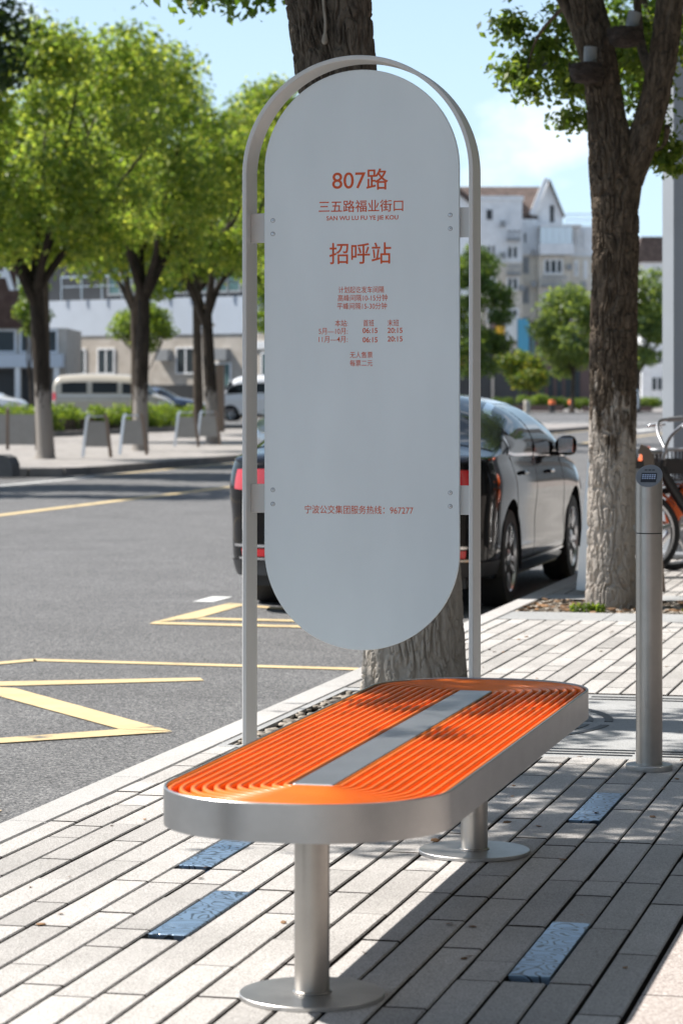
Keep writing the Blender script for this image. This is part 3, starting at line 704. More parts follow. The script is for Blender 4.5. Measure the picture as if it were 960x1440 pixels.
limb(b, [(-.225, 0, 4.15), (-.15, -.2, 4.8), (.0, -.4, 5.5), (.1, -.5, 6.3)], .08, .02); limb(b, [(-.48, 0, 4.1), (-1.2, -.9, 4.7), (-2.0, -2.2, 5.0)], .07, .02)
b.build('limb', 'bark_plain', t1, smooth=True)
b = MB(); P = spline([(-.335, -.12, 3.3), (-.33, -.125, 2.95), (-.32, -.125, 2.83), (-.325, -.12, 2.74)], 8)
b.tube(P, [.006] * (len(P) - 5) + [.010, .012, .014, .012, .006], 8); b.build('rope', 'pebble', t1, smooth=True)
cl = []
r = random.Random(7)
for k in range(34):
    a = r.uniform(0, 6.28); rr_ = r.uniform(.4, 2.1); cl.append((-1.9 + rr_ * math.cos(a), -.6 + rr_ * 1.3 * math.sin(a), r.uniform(4.1, 6.2), r.uniform(.4, .8), r.uniform(.4, .8), r.uniform(.3, .5)))
for q in range(11): cl.append((-2.6 + r.uniform(-.45, .5), r.uniform(-2.9, -.5), 4.35 + r.uniform(-.3, .4), r.uniform(.18, .3), r.uniform(.2, .4), .2))
cl += [(-2.35, -3.4, 4.3, .3, .28, .2), (-2.75, -3.0, 4.6, .3, .25, .2), (-2.5, -2.9, 4.2, .2, .3, .2), (-2.6, -4.0, 4.7, .14, .14, .12), (-2.05, -2.2, 4.7, .34, .6, .25), (-2.3, -1.4, 4.4, .4, .5, .25), (-2.0, -.4, 4.6, .4, .5, .3), (-2.6, -2.9, 4.9, .35, .4, .25), (-1.6, .3, 4.2, .35, .4, .25), (.12, .1, 3.42, .16, .2, .1), (.45, .0, 3.36, .18, .2, .12)]
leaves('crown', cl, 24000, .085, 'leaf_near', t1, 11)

t2 = empty('street_tree', (-2.30, 16.9, 0), 0, 'thick barked street tree with forked trunk beside the steel bollard', 'tree', 'street trees on the near pavement')
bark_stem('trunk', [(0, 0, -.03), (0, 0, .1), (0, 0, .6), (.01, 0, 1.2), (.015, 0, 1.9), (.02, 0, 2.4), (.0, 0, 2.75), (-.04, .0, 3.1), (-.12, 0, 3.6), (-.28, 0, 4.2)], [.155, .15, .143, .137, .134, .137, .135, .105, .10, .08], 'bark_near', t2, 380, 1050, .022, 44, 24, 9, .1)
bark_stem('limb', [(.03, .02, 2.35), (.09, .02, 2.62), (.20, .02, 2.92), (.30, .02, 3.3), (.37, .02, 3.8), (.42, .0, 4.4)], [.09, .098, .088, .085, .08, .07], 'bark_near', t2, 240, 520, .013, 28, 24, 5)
b = MB(); limb(b, [(-.03, 0, 3.15), (-.14, .0, 3.38), (-.30, .1, 3.75), (-.7, .1, 4.4)], .06, .03)
limb(b, [(.415, 0, 4.25), (.45, .05, 4.8), (.4, .15, 5.4), (.2, .2, 6.1)], .074, .02); limb(b, [(-.265, 0, 4.1), (-.45, .1, 4.7), (-.8, .1, 5.3), (-1.2, .2, 5.8)], .084, .02)
limb(b, [(.12, .2, 2.5), (.16, .35, 2.9), (.25, .5, 3.6)], .03, .02); limb(b, [(.0, .0, 2.5), (.14, .1, 2.62), (.02, .2, 3.0)], .022, .012); limb(b, [(.3, .05, 3.2), (.15, .3, 3.5), (.1, .4, 4.0)], .04, .02)
limb(b, [(-.30, .1, 3.75), (-.5, .3, 3.6), (-.62, .6, 3.45)], .014, .005); limb(b, [(.3, .4, 3.0), (.25, .6, 2.9), (.1, .7, 2.85)], .02, .008)
b.build('limb', 'bark_near', t2, smooth=True)
cl = []; r = random.Random(3)
for k in range(30):
    a = r.uniform(0, 6.28); rr_ = r.uniform(.3, 2.0); cl.append((-1.55 + rr_ * math.cos(a), -.1 + rr_ * math.sin(a), r.uniform(4.05, 6.0), r.uniform(.4, .75), r.uniform(.4, .75), r.uniform(.3, .45)))
hang = []
for px, pz_, rr_ in ((-.72, 3.42, .17), (-.55, 3.56, .2), (-.4, 3.42, .17), (-.3, 3.3, .16), (-.6, 3.28, .14), (-.25, 3.12, .13), (-.42, 3.12, .13), (-.14, 3.52, .2), (-.18, 3.05, .10), (-.2, 2.93, .06),
                    (-.12, 2.93, .1), (-.02, 2.86, .1), (-.1, 2.82, .08), (.06, 3.0, .14), (.14, 3.25, .16), (.2, 2.85, .12), (.28, 2.78, .1), (.33, 2.9, .1), (.16, 3.5, .2), (.25, 3.0, .12), (-.35, 3.75, .2), (-.75, 3.7, .16), (.1, 3.7, .2), (.36, 2.74, .06), (.5, 3.6, .25)):
    hang.append((px, .75 + r.uniform(-.25, .3), pz_, rr_ * 1.25, rr_ * 1.5, rr_ * .95))
leaves('crown', cl, 22000, .075, 'leaf_near', t2, 12, shell=.35)
leaves('hanging_leaves', hang, 7500, .05, 'leaf_backlit', t2, 13, shell=.15)

# lamps in twig nests on the right tree
def nest_lamp(loc, lean, label):
    n = empty('nest_lamp', loc, 0, label, 'tree lamp', 'lamps in twig nests on the right tree'); rg = random.Random(int(loc[0] * 1000))
    b = MB(); b.lathe([(.02, -.085), (.07, -.075), (.098, -.04), (.106, .0), (.098, .035), (.085, .04), (.078, .02), (.08, -.03)], (0, 0, 0), 28)
    for _ in range(90):
        a = rg.uniform(0, 6.28); h = rg.uniform(-.07, .045); rr_ = .108 - .5 * max(0, -h - .02) ** 1.1; da = rg.uniform(.3, .9); dh = rg.uniform(-.02, .02)
        b.tube([((rr_ + .002 * (q % 2)) * math.cos(a + da * q / 4), (rr_ + .002 * (q % 2)) * math.sin(a + da * q / 4), h + dh * q / 4) for q in range(5)], .003, 4)
    b.build('nest', 'nest_twig', n, smooth=True)
    b = MB(); d = Vector((lean, 0, 1)).normalized(); b.tube([Vector((.02, 0, -.03)), Vector((.02, 0, -.03)) + d * .17], .041, 24)
    b.build('lamp_tube', 'grey_plastic', n, smooth=40)
    b = MB(); b.tube([Vector((.02, 0, -.03)) + d * .171, Vector((.02, 0, -.03)) + d * .174], .033, 20); b.build('lens', 'black_plastic', n)
    return n
nest_lamp((-2.42, 16.66, 3.30), .04, 'dark twig nest with grey tube lamp, lower one, left of the tree fork')
nest_lamp((-2.19, 16.72, 3.52), .25, 'dark twig nest with tilted grey tube lamp, upper one, inside the tree fork')

# ------------------------------------------------------------------ steel bollard on the pavement
bo = empty('bollard', (-1.172, 9.59, 0), 0, 'round brushed steel bollard with slanted oval keypad top', 'bollard')
b = MB(); rb = .0465
n = 40
def bring(z0, slope=0.): return [(rb * math.cos(2 * math.pi * k / n), rb * math.sin(2 * math.pi * k / n), z0 + slope * rb * math.sin(2 * math.pi * k / n)) for k in range(n)]
b.loft([bring(.02), bring(.828)]); b.build('post', 'post_steel', bo, smooth=40)
b = MB(); b.loft([bring(.832), bring(1.03, .82)]); head = b.build('head', 'post_steel', bo, smooth=40)
b = MB(); b.lathe([(.0445, .827), (.0445, .833)], (0, 0, 0), 40); b.build('seam', 'black_plastic', bo)
sl = math.atan(.82)
def on_top(u, v, h=0.): return (u, v * math.cos(sl) - h * math.sin(sl), 1.03 + v * math.sin(sl) + h * math.cos(sl))
b = MB(); e1 = [on_top(.0452 * math.cos(2 * math.pi * k / 40), .0582 * math.sin(2 * math.pi * k / 40), .0008) for k in range(40)]; e2 = [on_top(.0465 * math.cos(2 * math.pi * k / 40), .06 * math.sin(2 * math.pi * k / 40), -.004) for k in range(40)]
b.loft([e2, e1]); b.build('top_plate', 'grey_plastic', head)
def tp(name, u0, u1, v0, v1, h0, h1, m, par):
    b = MB(); q = ((u0, v0), (u1, v0), (u1, v1), (u0, v1)); b.loft([[on_top(u, v, h0) for u, v in q], [on_top(u, v, h1) for u, v in q]]); return b.build(name, m, par)
kp = tp('keypad', -.027, .027, -.034, .014, .0009, .002, 'black_plastic', head)
for i in range(6):
    for j in range(3): tp('key', -.0235 + i * .0082, -.0175 + i * .0082, -.020 + j * .0095, -.0135 + j * .0095, .0021, .0035, 'alloy', kp)
for i in range(3): tp('mark', -.018 + i * .013, -.009 + i * .013, .028, .033, .0009, .0016, 'black_plastic', head)
b = MB(); b.lathe([(.081, 0), (.082, .003), (.082, .018), (.080, .020), (.05, .021), (.047, .021)], (0, 0, 0), 56); b.build('base_disc', 'disc_steel', bo, smooth=30)

# ------------------------------------------------------------------ trapezoid street barriers
def barrier(name, loc, rz, label, w=.66, h=.9, group='trapezoid steel street barriers'):
    t = empty(name, loc, rz, label, 'barrier', group); tw = w * .66
    for s in (-1, 1):
        P = [(s * w / 2, 0, 0), (s * (tw / 2 + .01), 0, h * .94), (s * (tw / 2 - .012), 0, h * .985), (s * (tw / 2 - .05), 0, h)]
        b = MB(); rings = []
        for j, p in enumerate(P):
            d = Vector(P[min(j + 1, 3)]) - Vector(P[max(j - 1, 0)]); nrm = Vector((d.z, 0, -d.x)).normalized() * .032; yv = Vector((0, .022, 0)); p = Vector(p)
            rings.append([p + nrm + yv, p - nrm + yv, p - nrm - yv, p + nrm - yv])
        b.loft(rings); b.build('leg', 'alloy' if s < 0 else 'barrier_brown', t, smooth=30)  # leg colours paint in light: bright sunlit left, brownish reflecting right
    b = MB(); b.box((-tw / 2 + .05, -.02, h - .035), (tw / 2 - .05, .02, h)); b.build('top_rail', 'dull_steel', t)
    b = MB(); f = lambda z_: w / 2 + (tw / 2 + .01 - w / 2) * z_ / (h * .94) - .034
    b.prism([(-f(h * .25), h * .25), (f(h * .25), h * .25), (f(h * .86), h * .86), (-f(h * .86), h * .86)], -.012, .012); b.build('panel', 'barrier_panel', t)
    return t
bar0 = barrier('street_barrier', (-2.415, 18.22, 0), 0, 'grey steel barrier standing half hidden behind the thick barked tree', .53, .95)
fb = barrier('street_barrier', (-17.95, 53.75, 0), R(-4), 'steel barrier across the road, leftmost of the trapezoid row beside the left trunk', .62, .86)
again(fb, (-17.98, 56.3, 0), R(-4), 'steel barrier across the road touching the left side of the middle far trunk')
again(fb, (-19.35, 64.9, 0), R(-4), 'steel barrier across the road between the middle and right far trunks')
again(fb, (-19.45, 67.2, 0), R(-4), 'steel barrier across the road in front of the right far trunk')

def board_rail(loc, n, label, rz=0., w=.72, h=.86):
    t = empty('board_barrier', loc, rz, label, 'barrier')
    for k in range(n + 1):
        b = MB(); b.box((k * w - .035, -.03, 0), (k * w + .035, .03, h), .008); b.lathe([(.04, h), (.045, h + .03), (.02, h + .05)], (k * w, 0, 0), 12); b.build('post', 'barrier_brown', t)
        if k < n:
            b = MB(); b.box((k * w + .035, -.015, h * .12), ((k + 1) * w - .035, .015, h * .9)); b.build('panel', 'barrier_panel', t)
    return t
board_rail((-23.15, 60.6, 0), 2, 'brown board barrier with posts at the left edge across the road', 0, .72, .92)
board_rail((-19.6, 78.2, 0), 2, 'brown board barrier beside the right far trunk, next to the sign frame', 0, .8, .98)

# squat stone block at the far kerb
b = MB(); pr = [(-.26, 0), (-.25, .22), (-.19, .34), (-.08, .385), (.08, .385), (.19, .34), (.25, .22), (.26, 0)]
b.prism(pr, -.2, .2); tag(b.build('stone_block', 'concrete_dark', loc=(-16.72, 44.9, ZR)), 'squat dark rounded stone block at the far kerb on the left', 'stone block')

# ------------------------------------------------------------------ grey column at the right edge
co = empty('column', (-2.07, 22.3, 0), 0, 'tall grey painted steel column at the right edge behind the orange bicycles', 'column')
b = MB(); c = .1; hw = .5
ring = [(-hw + c, -hw), (hw - c, -hw), (hw, -hw + c), (hw, hw - c), (hw - c, hw), (-hw + c, hw), (-hw, hw - c), (-hw, -hw + c)]
b.loft([[(x, y, 0) for x, y in ring], [(x, y, 9) for x, y in ring]]); b.build('shaft', 'column_paint', co)
b = MB(); b.box((-hw - .04, -hw - .04, 0), (hw + .04, hw + .04, .06), .02); b.build('base', 'column_paint', co)
b = MB(); b.tube([(-hw, .1, 4.02), (-1.35, .1, 4.03)], .022, 10); arm = b.build('arm', 'dull_steel', co, smooth=40)
b = MB(); b.box((-1.68, .0, 3.99), (-1.4, .14, 4.09), .02); b.lathe([(.055, -1.76), (.055, -1.66)], (0, .07, 4.04), 16, 'x'); b.build('camera_box', 'black_plastic', arm)
b = MB(); b.tube(spline([(-1.62, .05, 3.99), (-1.58, .05, 3.90), (-1.48, .05, 3.93), (-1.44, .05, 3.99)], 6), .006, 6); b.tube(spline([(-1.44, .05, 3.99), (-1.38, .05, 3.87), (-1.26, .05, 3.9), (-1.2, .05, 4.0)], 6), .007, 6); b.build('cable', 'wire_dark', arm, smooth=True)

# unseen building added beside the pavement to darken reflections and sky fill
fb_ = empty('unseen_building', (4.2, 8, 0), 0, 'added dark building out of view beside the pavement, right of the bench', 'building')
b = MB(); b.box((0, -45, 0), (6, 120, 15)); b.build('wall', 'slab_dark', fb_)
for k in range(27):
    b = MB(); b.box((-.06, -42 + 6 * k, .3), (-.003, -37.5 + 6 * k, 3.6)); b.build('shop_window', 'window_glass', fb_)
    b = MB(); b.box((-.06, -42 + 6 * k, 4.8), (-.003, -37.5 + 6 * k, 9.4)); b.build('upper_window', 'window_glass', fb_)

# ------------------------------------------------------------------ cars
def make_car(name, label, P, loc, rz, group=None):
    """lofted body with real glass areas, lamps, wheels; local y runs from tail (0) to nose"""
    t = empty(name, loc, rz, label, 'car' if not P.get('van') else 'van', group)
    Lc, Wd = P['L'], P['W'] / 2
    zbelt, ztop, zbot = pch(*P['belt']), pch(*P['top']), pch(*P['bot'])
    ar, af, nr = P.get('ar', .55), P.get('af', .9), P.get('nr', 3.2)
    def wid(y):
        u = np.clip((ar - y) / ar, 0, 1); v = np.clip((y - (Lc - af)) / af, 0, 1)
        return Wd * np.maximum(1 - u ** nr, 0) ** (1 / nr) * np.maximum(1 - v ** 2.6, 0) ** (1 / 2.6)
    ne, me_ = P.get('ne', 2.6), P.get('me', 2.0)
    tum = P.get('tum', .95)
    def surf(y, z):
        """half width of the body at (y, z)"""
        y = np.asarray(y, float); z = np.asarray(z, float); w = wid(y); zb, zt, z0 = zbelt(y), ztop(y), zbot(y)
        lo = np.clip((zb - z) / (zb - z0), 0, 1)
        xl = w * (1 - .085 * lo ** 2.4 - .055 * (1 - lo) ** 3 + .012 * np.sin(lo * 9.))
        hi = np.clip((z - zb) / np.maximum(zt - zb, 1e-4), 0, 1)
        xh = w * tum * np.maximum(1 - hi ** me_, 0) ** (1 / ne)
        return np.where(z <= zb, np.minimum(xl, w), np.minimum(xh, xl))
    ys = np.unique(np.r_[ar * (1 - np.cos(np.linspace(0, math.pi / 2, 22))), np.linspace(ar, Lc - af, 90), Lc - af + af * np.sin(np.linspace(0, math.pi / 2, 26))]); ys[0] = .0005; ys[-1] = Lc - .0005
    nl, nu = 26, 20; wy = P['wheels']; wr = P['wr']; AR = wr + .06
    rows = []
    for y in ys:
        zb, zt, z0 = float(zbelt(y)), float(ztop(y)), float(zbot(y))
        zl = z0 + (zb - z0) * np.linspace(0, 1, nl)
        th = np.linspace(0, 1, nu + 1)[1:]; zu = zb + (zt - zb) * np.sin(th * math.pi / 2) ** (2 / me_ * 1.0 if me_ > 2 else 1)
        zz = np.r_[zl, zu]; xx = surf(np.full(len(zz), y), zz); xx[-1] = 0
        rows.append(np.stack([xx, np.full(len(zz), y), zz], 1))
    G = np.array(rows); V = G.copy()
    # wheel openings: drop what lies inside the arch, snap its border to the circle
    inside = np.zeros(G.shape[:2], bool)
    for yw in wy: inside |= (np.hypot(G[..., 1] - yw, G[..., 2] - wr) < AR) & (G[..., 2] < zbelt(G[..., 1]) - .02)
    b = MB(); ids = {}
    need = ~(inside[:-1, :-1] & inside[1:, :-1] & inside[1:, 1:] & inside[:-1, 1:])
    for i in range(G.shape[0]):
        for j in range(G.shape[1]):
            if inside[i, j]:
                for yw in wy:
                    d = np.hypot(G[i, j, 1] - yw, G[i, j, 2] - wr)
                    if d < AR:
                        k = AR / max(d, 1e-4); ny, nz = yw + (G[i, j, 1] - yw) * k, wr + (G[i, j, 2] - wr) * k
                        if nz < zbot(ny) + 0: nz = max(nz, float(zbot(ny)))
                        V[i, j] = (float(surf(ny, nz)), ny, nz)
    nj = G.shape[1]
    for s in (1, -1):
        base = len(b.v)
        for i in range(G.shape[0]):
            for j in range(nj): b.v.append((s * V[i, j, 0], V[i, j, 1], V[i, j, 2]))
        for i in range(G.shape[0] - 1):
            for j in range(nj - 1):
                if inside[i, j] and inside[i + 1, j] and inside[i + 1, j + 1] and inside[i, j + 1]: continue
                q = (base + i * nj + j, base + (i + 1) * nj + j, base + (i + 1) * nj + j + 1, base + i * nj + j + 1)
                b.face(q if s > 0 else q[::-1])
    body = b.build('body', P['paint'], t, smooth=38, fix=False)
    # dark underside and wheel housings
    b = MB(); b.box((-Wd + .2, .25, .17), (Wd - .2, Lc - .3, .26)); b.box((-Wd + .17, ar, .26), (Wd - .17, Lc - af, .5)); b.build('underbody', 'black_plastic', t)
    for yw in wy:
        for s in (1, -1):
            b = MB(); a = np.linspace(-.25, math.pi + .25, 28); ro = AR + .012
            b.loft([[(s * (Wd - .30), yw + ro * math.cos(q), wr + ro * math.sin(q)) for q in a], [(s * (float(surf(yw, wr + AR)) - .012), yw + ro * math.cos(q), wr + ro * math.sin(q)) for q in a]], False, False)
            b.face([b.vert((s * (Wd - .30), yw + ro * math.cos(q), wr + ro * math.sin(q))) for q in a])
            b.build('wheel_housing', 'black_plastic', t)
    def patch(nm, m, y0, y1, zlo, zhi, off=.004, sides=(1, -1), nn=(28, 10), par=None):
        """thin shell that follows the body side between two height curves"""
        out = None
        for s in sides:
            b = MB(); Y = np.linspace(y0, y1, nn[0]); rings = []
            for y in Y:
                a, c_ = float(zlo(y)), float(zhi(y)); zz = np.linspace(a, c_, nn[1]); xx = surf(np.full(nn[1], y), zz) + off
                rings.append([(s * x, y, z_) for x, z_ in zip(xx, zz)])
            b.loft(rings, False, False); out = b.build(nm, m, par or t, smooth=True, fix=False)
        return out
    for w_ in P['windows']:
        lo, hi = pch(*w_['lo']), pch(*w_['hi'])
        patch(w_.get('name', 'side_window'), 'car_glass', w_['lo'][0][0], w_['lo'][0][-1], lo, hi, .004)
        if w_.get('trim'):
            for cv in (lo, hi): patch('window_trim', w_['trim'], w_['lo'][0][0] - .01, w_['lo'][0][-1] + .01, (lambda y, c=cv: c(y) - .011), (lambda y, c=cv: c(y) + .011), .006, nn=(40, 3))
    for y0, y1, za, zb_ in P.get('seams', []):
        for s in (1, -1):
            b = MB(); zz = np.linspace(za, zb_, 14); yy = y0 + (y1 - y0) * np.linspace(0, 1, 14) ** 1.0; xx = surf(yy, zz)
            b.loft([[(s * (x - .004), y - .004, z_), (s * (x + .0015), y - .004, z_), (s * (x + .0015), y + .004, z_), (s * (x - .004), y + .004, z_)] for x, y, z_ in zip(xx, yy, zz)]); b.build('door_seam', 'black_plastic', t)
    for nm, m, y0, y1, lo, hi in P.get('patches', []):
        l_, h_ = (lambda y, c=lo: c) if not callable(lo) else lo, (lambda y, c=hi: c) if not callable(hi) else hi
        patch(nm, m, y0, y1, l_, h_, .006, nn=(24, 6))
    # glass fore and aft, laid on the upper surface
    for nm, y0, y1, f0, f1 in P.get('screens', []):
        b = MB(); Y = np.linspace(y0, y1, 16); rings = []
        for y in Y:
            zb, zt = float(zbelt(y)), float(ztop(y)); q = np.linspace(f0, 1, 12); zz = zb + (zt - zb) * q; xx = surf(np.full(12, y), zz); xx[-1] = 0
            row = [(-x, y, z_ + .005) for x, z_ in zip(xx, zz)] + [(x, y, z_ + .005) for x, z_ in zip(xx[::-1][1:], zz[::-1][1:])]
            rings.append(row)
        b.loft(rings, False, False); b.build(nm, 'car_glass', t, smooth=True, fix=False)
    for hy, hz in P.get('handles', []):
        for s in (1, -1):
            x = float(surf(hy, hz)); b = MB(); b.box((s * x - .012, hy - .1, hz - .014), (s * x + .03, hy + .1, hz + .014), .008); b.build('door_handle', P.get('handle_m', P['paint']), t, smooth=40)
    if 'mirror' in P:
        my, mz = P['mirror']
        for s in (1, -1):
            x = float(surf(my, mz)); b = MB()
            b.box((x - .06, my - .02, mz - .005), (x + .05, my + .03, mz + .03), .008)
            rings = []
            for q, sc_ in ((.01, .35), (.03, .75), (.07, .98), (.12, 1.0), (.155, .85), (.17, .45)):
                rings.append([(x + q, my + sc_ * .055 * math.cos(k * math.pi / 8) * (1.5 if math.cos(k * math.pi / 8) > 0 else .6), mz + .075 + sc_ * .075 * math.sin(k * math.pi / 8)) for k in range(16)])
            b.loft(rings)
            if s < 0: b.v = [(-p[0], p[1], p[2]) for p in b.v]
            mo = b.build('wing_mirror', P['paint'], t, smooth=50)
            b = MB(); b.box((s * (x + .092) - .055, my - .040, mz + .02), (s * (x + .092) + .055, my - .036, mz + .13), .0015); b.build('mirror_glass', 'chrome', mo)
    tw = .215
    for yw in wy:
        for s in (1, -1):
            xo = Wd - .035
            wt = MB(); w0, w1 = xo - tw, xo
            wt.lathe([(wr * .66, w0), (wr * .93, w0 + .005), (wr, w0 + .04), (wr, w1 - .04), (wr * .95, w1 - .005), (wr * .70, w1 - .002), (wr * .68, w1 - .02)], (0, yw, wr), 48, 'x')
            if s < 0: wt.v = [(-x, y, z_) for x, y, z_ in wt.v]
            ty = wt.build('wheel', 'rubber', t, smooth=40)
            b = MB(); b.lathe([(wr * .70, w1 - .012), (wr * .685, w1 - .002), (wr * .62, w1 - .03), (wr * .60, w0 + .03)], (0, yw, wr), 40, 'x', caps=False)
            for k in range(10):
                a = 2 * math.pi * k / 10 + (.12 if k % 2 else -.12); ca, sa = math.cos(a), math.sin(a)
                ring = lambda rr, hw, x: [(x, yw + rr * ca - hw * sa, wr + rr * sa + hw * ca), (x, yw + rr * ca + hw * sa, wr + rr * sa - hw * ca), (x - .03, yw + rr * ca + hw * sa, wr + rr * sa - hw * ca), (x - .03, yw + rr * ca - hw * sa, wr + rr * sa + hw * ca)]
                b.loft([ring(.05, .013, w1 - .025), ring(wr * .66, .021, w1 - .010)])
            b.lathe([(.0, w1 - .008), (.04, w1 - .010), (.07, w1 - .03), (.07, w1 - .05)], (0, yw, wr), 24, 'x')
            if s < 0: b.v = [(-x, y, z_) for x, y, z_ in b.v]
            b.build('rim', 'alloy', ty, smooth=35)
            b = MB(); b.lathe([(wr * .58, w1 - .09), (wr * .58, w1 - .085)], (0, yw, wr), 30, 'x')
            if s < 0: b.v = [(-x, y, z_) for x, y, z_ in b.v]
            b.build('brake_disc', 'concrete_dark', ty)
    return t

sedan = dict(L=4.92, W=1.86, paint='car_black', wheels=(1.03, 3.86), wr=.335, ar=.62, af=1.0, nr=3.4, ne=2.3, me=2.6, tum=.955,
    belt=([0, .3, 1.0, 2.0, 3.3, 3.9, 4.6, 4.92], [.93, 1.0, 1.01, .985, .95, .90, .76, .60]),
    top=([0, .12, .45, .75, 1.35, 1.95, 2.55, 3.0, 3.75, 4.1, 4.6, 4.92], [.985, 1.045, 1.09, 1.16, 1.37, 1.455, 1.455, 1.40, 1.04, .985, .84, .64]),
    bot=([0, .25, .7, 1.4, 3.5, 4.5, 4.92], [.34, .25, .21, .19, .19, .19, .26]),
    windows=[dict(lo=([.98, 1.2, 1.75, 1.97], [1.045, 1.03, 1.02, 1.018]), hi=([.98, 1.12, 1.55, 1.97], [1.05, 1.16, 1.325, 1.385]), trim='chrome'),
             dict(lo=([2.03, 2.5, 3.0, 3.45], [1.016, 1.005, .99, .98]), hi=([2.03, 2.4, 2.8, 3.1, 3.45], [1.388, 1.385, 1.335, 1.215, .985]), trim='chrome')],
    screens=[('rear_window', .62, 1.45, .45, 1), ('windscreen', 3.0, 3.72, .5, 1)],
    seams=[(2.0, 2.02, .27, 1.0), (3.42, 3.22, .27, .97), (1.32, 1.05, .56, 1.02), (.62, .5, .4, .98)],
    handles=[(1.45, .90), (2.6, .88)], handle_m='car_black', mirror=(3.0, .985),
    patches=[('tail_light', 'tail_red', .006, .17, (lambda y: .80 + .10 * y), (lambda y: .955 - .05 * y)), ('reflector', 'tail_red', .008, .13, .375, .425), ('bumper_trim', 'chrome', .004, .2, .435, .452), ('bumper_trim', 'chrome', .006, .16, .352, .366), ('sill_trim', 'chrome', 1.45, 3.42, .275, .289),
             ('diffuser', 'black_plastic', .01, .6, .25, .345), ('headlight', 'lamp_clear', 4.25, 4.75, (lambda y: .70 - .1 * (y - 4.25)), (lambda y: .80 - .16 * (y - 4.25)))])
make_car('parked_car', 'glossy black sedan parked at the kerb behind the sign panel', sedan, (-4.08, 17.36, ZR), 0)

# other vehicles across the road
suv = dict(L=4.5, W=1.8, paint='car_white', wheels=(.85, 3.6), wr=.34, ar=.45, af=.7, ne=3.2, me=2.8, tum=.96,
    belt=([0, 1, 3.2, 4.1, 4.5], [1.0, 1.04, 1.0, .9, .7]), top=([0, .25, .7, 1.6, 2.6, 3.3, 3.6, 4.2, 4.5], [1.1, 1.35, 1.56, 1.62, 1.58, 1.28, 1.1, .98, .75]), bot=([0, .4, 4.1, 4.5], [.35, .25, .25, .35]),
    windows=[dict(lo=([.45, 1.2, 2.0], [1.08, 1.07, 1.06]), hi=([.45, 1.0, 2.0], [1.3, 1.47, 1.5])), dict(lo=([2.06, 2.6, 3.3], [1.06, 1.05, 1.03]), hi=([2.06, 2.5, 2.9, 3.3], [1.5, 1.48, 1.36, 1.06]))],
    screens=[('windscreen', 2.75, 3.4, .5, 1), ('rear_window', .1, .45, .5, 1)], seams=[(2.03, 2.03, .35, 1.05)], handles=[(1.6, .95), (2.5, .93)], mirror=(3.05, 1.05),
    patches=[('tail_light', 'tail_red', .01, .25, .9, 1.1), ('headlight', 'lamp_clear', 4.05, 4.4, .7, .85)])
van = dict(L=4.7, W=1.7, van=True, paint='car_champagne', wheels=(.85, 3.45), wr=.32, ar=.3, af=.75, nr=4, ne=4.2, me=3.2, tum=.98,
    belt=([0, 2, 3.6, 4.2, 4.7], [1.12, 1.12, 1.1, .98, .75]), top=([0, .12, .35, 1.5, 3.0, 3.45, 3.95, 4.35, 4.7], [1.5, 1.8, 1.94, 1.99, 1.93, 1.75, 1.2, 1.04, .8]), bot=([0, .4, 4.2, 4.7], [.4, .3, .3, .4]),
    windows=[dict(lo=([.42, .9, 1.42], [1.22] * 3), hi=([.42, .9, 1.42], [1.62, 1.65, 1.65])), dict(lo=([1.62, 2.1, 2.62], [1.22] * 3), hi=([1.62, 2.1, 2.62], [1.65, 1.65, 1.64])), dict(lo=([2.8, 3.2, 3.75], [1.2, 1.18, 1.15]), hi=([2.8, 3.2, 3.5, 3.75], [1.62, 1.58, 1.4, 1.18]))],
    screens=[('windscreen', 3.35, 3.95, .4, 1)], seams=[(1.52, 1.52, .4, 1.6), (2.7, 2.7, .4, 1.6)], handles=[(2.5, 1.0), (2.95, 1.0)], mirror=(3.6, 1.15),
    patches=[('tail_light', 'tail_red', .01, .2, .95, 1.25), ('headlight', 'lamp_clear', 4.2, 4.6, .75, .92), ('trim_strip', 'car_white', .1, 4.0, 1.1, 1.14)])
mat('roof_white', (.72, .70, .66), .4, coat=.5)
make_car('minivan', 'beige minivan with white roof parked behind the hedge across the road', van, (-35.6, 101.5, .1), R(-83))
make_car('parked_car', 'white car with dark windows cut off by the left edge', suv, (-41.5, 101.8, .1), R(-85))
sed2 = dict(sedan); sed2['paint'] = 'car_blue'; sed2['handle_m'] = 'car_blue'
make_car('parked_car', 'dark blue sedan nose parked between the beige minivan and the white van', sed2, (-36.5, 108.5, .12), R(-85))
van2 = dict(van); van2['paint'] = 'car_white'
make_car('minivan', 'white van with dark windows parked behind the right far trunk', van2, (-28.5, 114.5, .12), R(97))
sed3 = dict(sedan); sed3['paint'] = 'car_silver'; sed3['handle_m'] = 'car_silver'
make_car('silver_car', 'silver car on the far lane, seen as a sliver between the sign post and panel', sed3, (-12.9, 55.0, ZR), R(180))

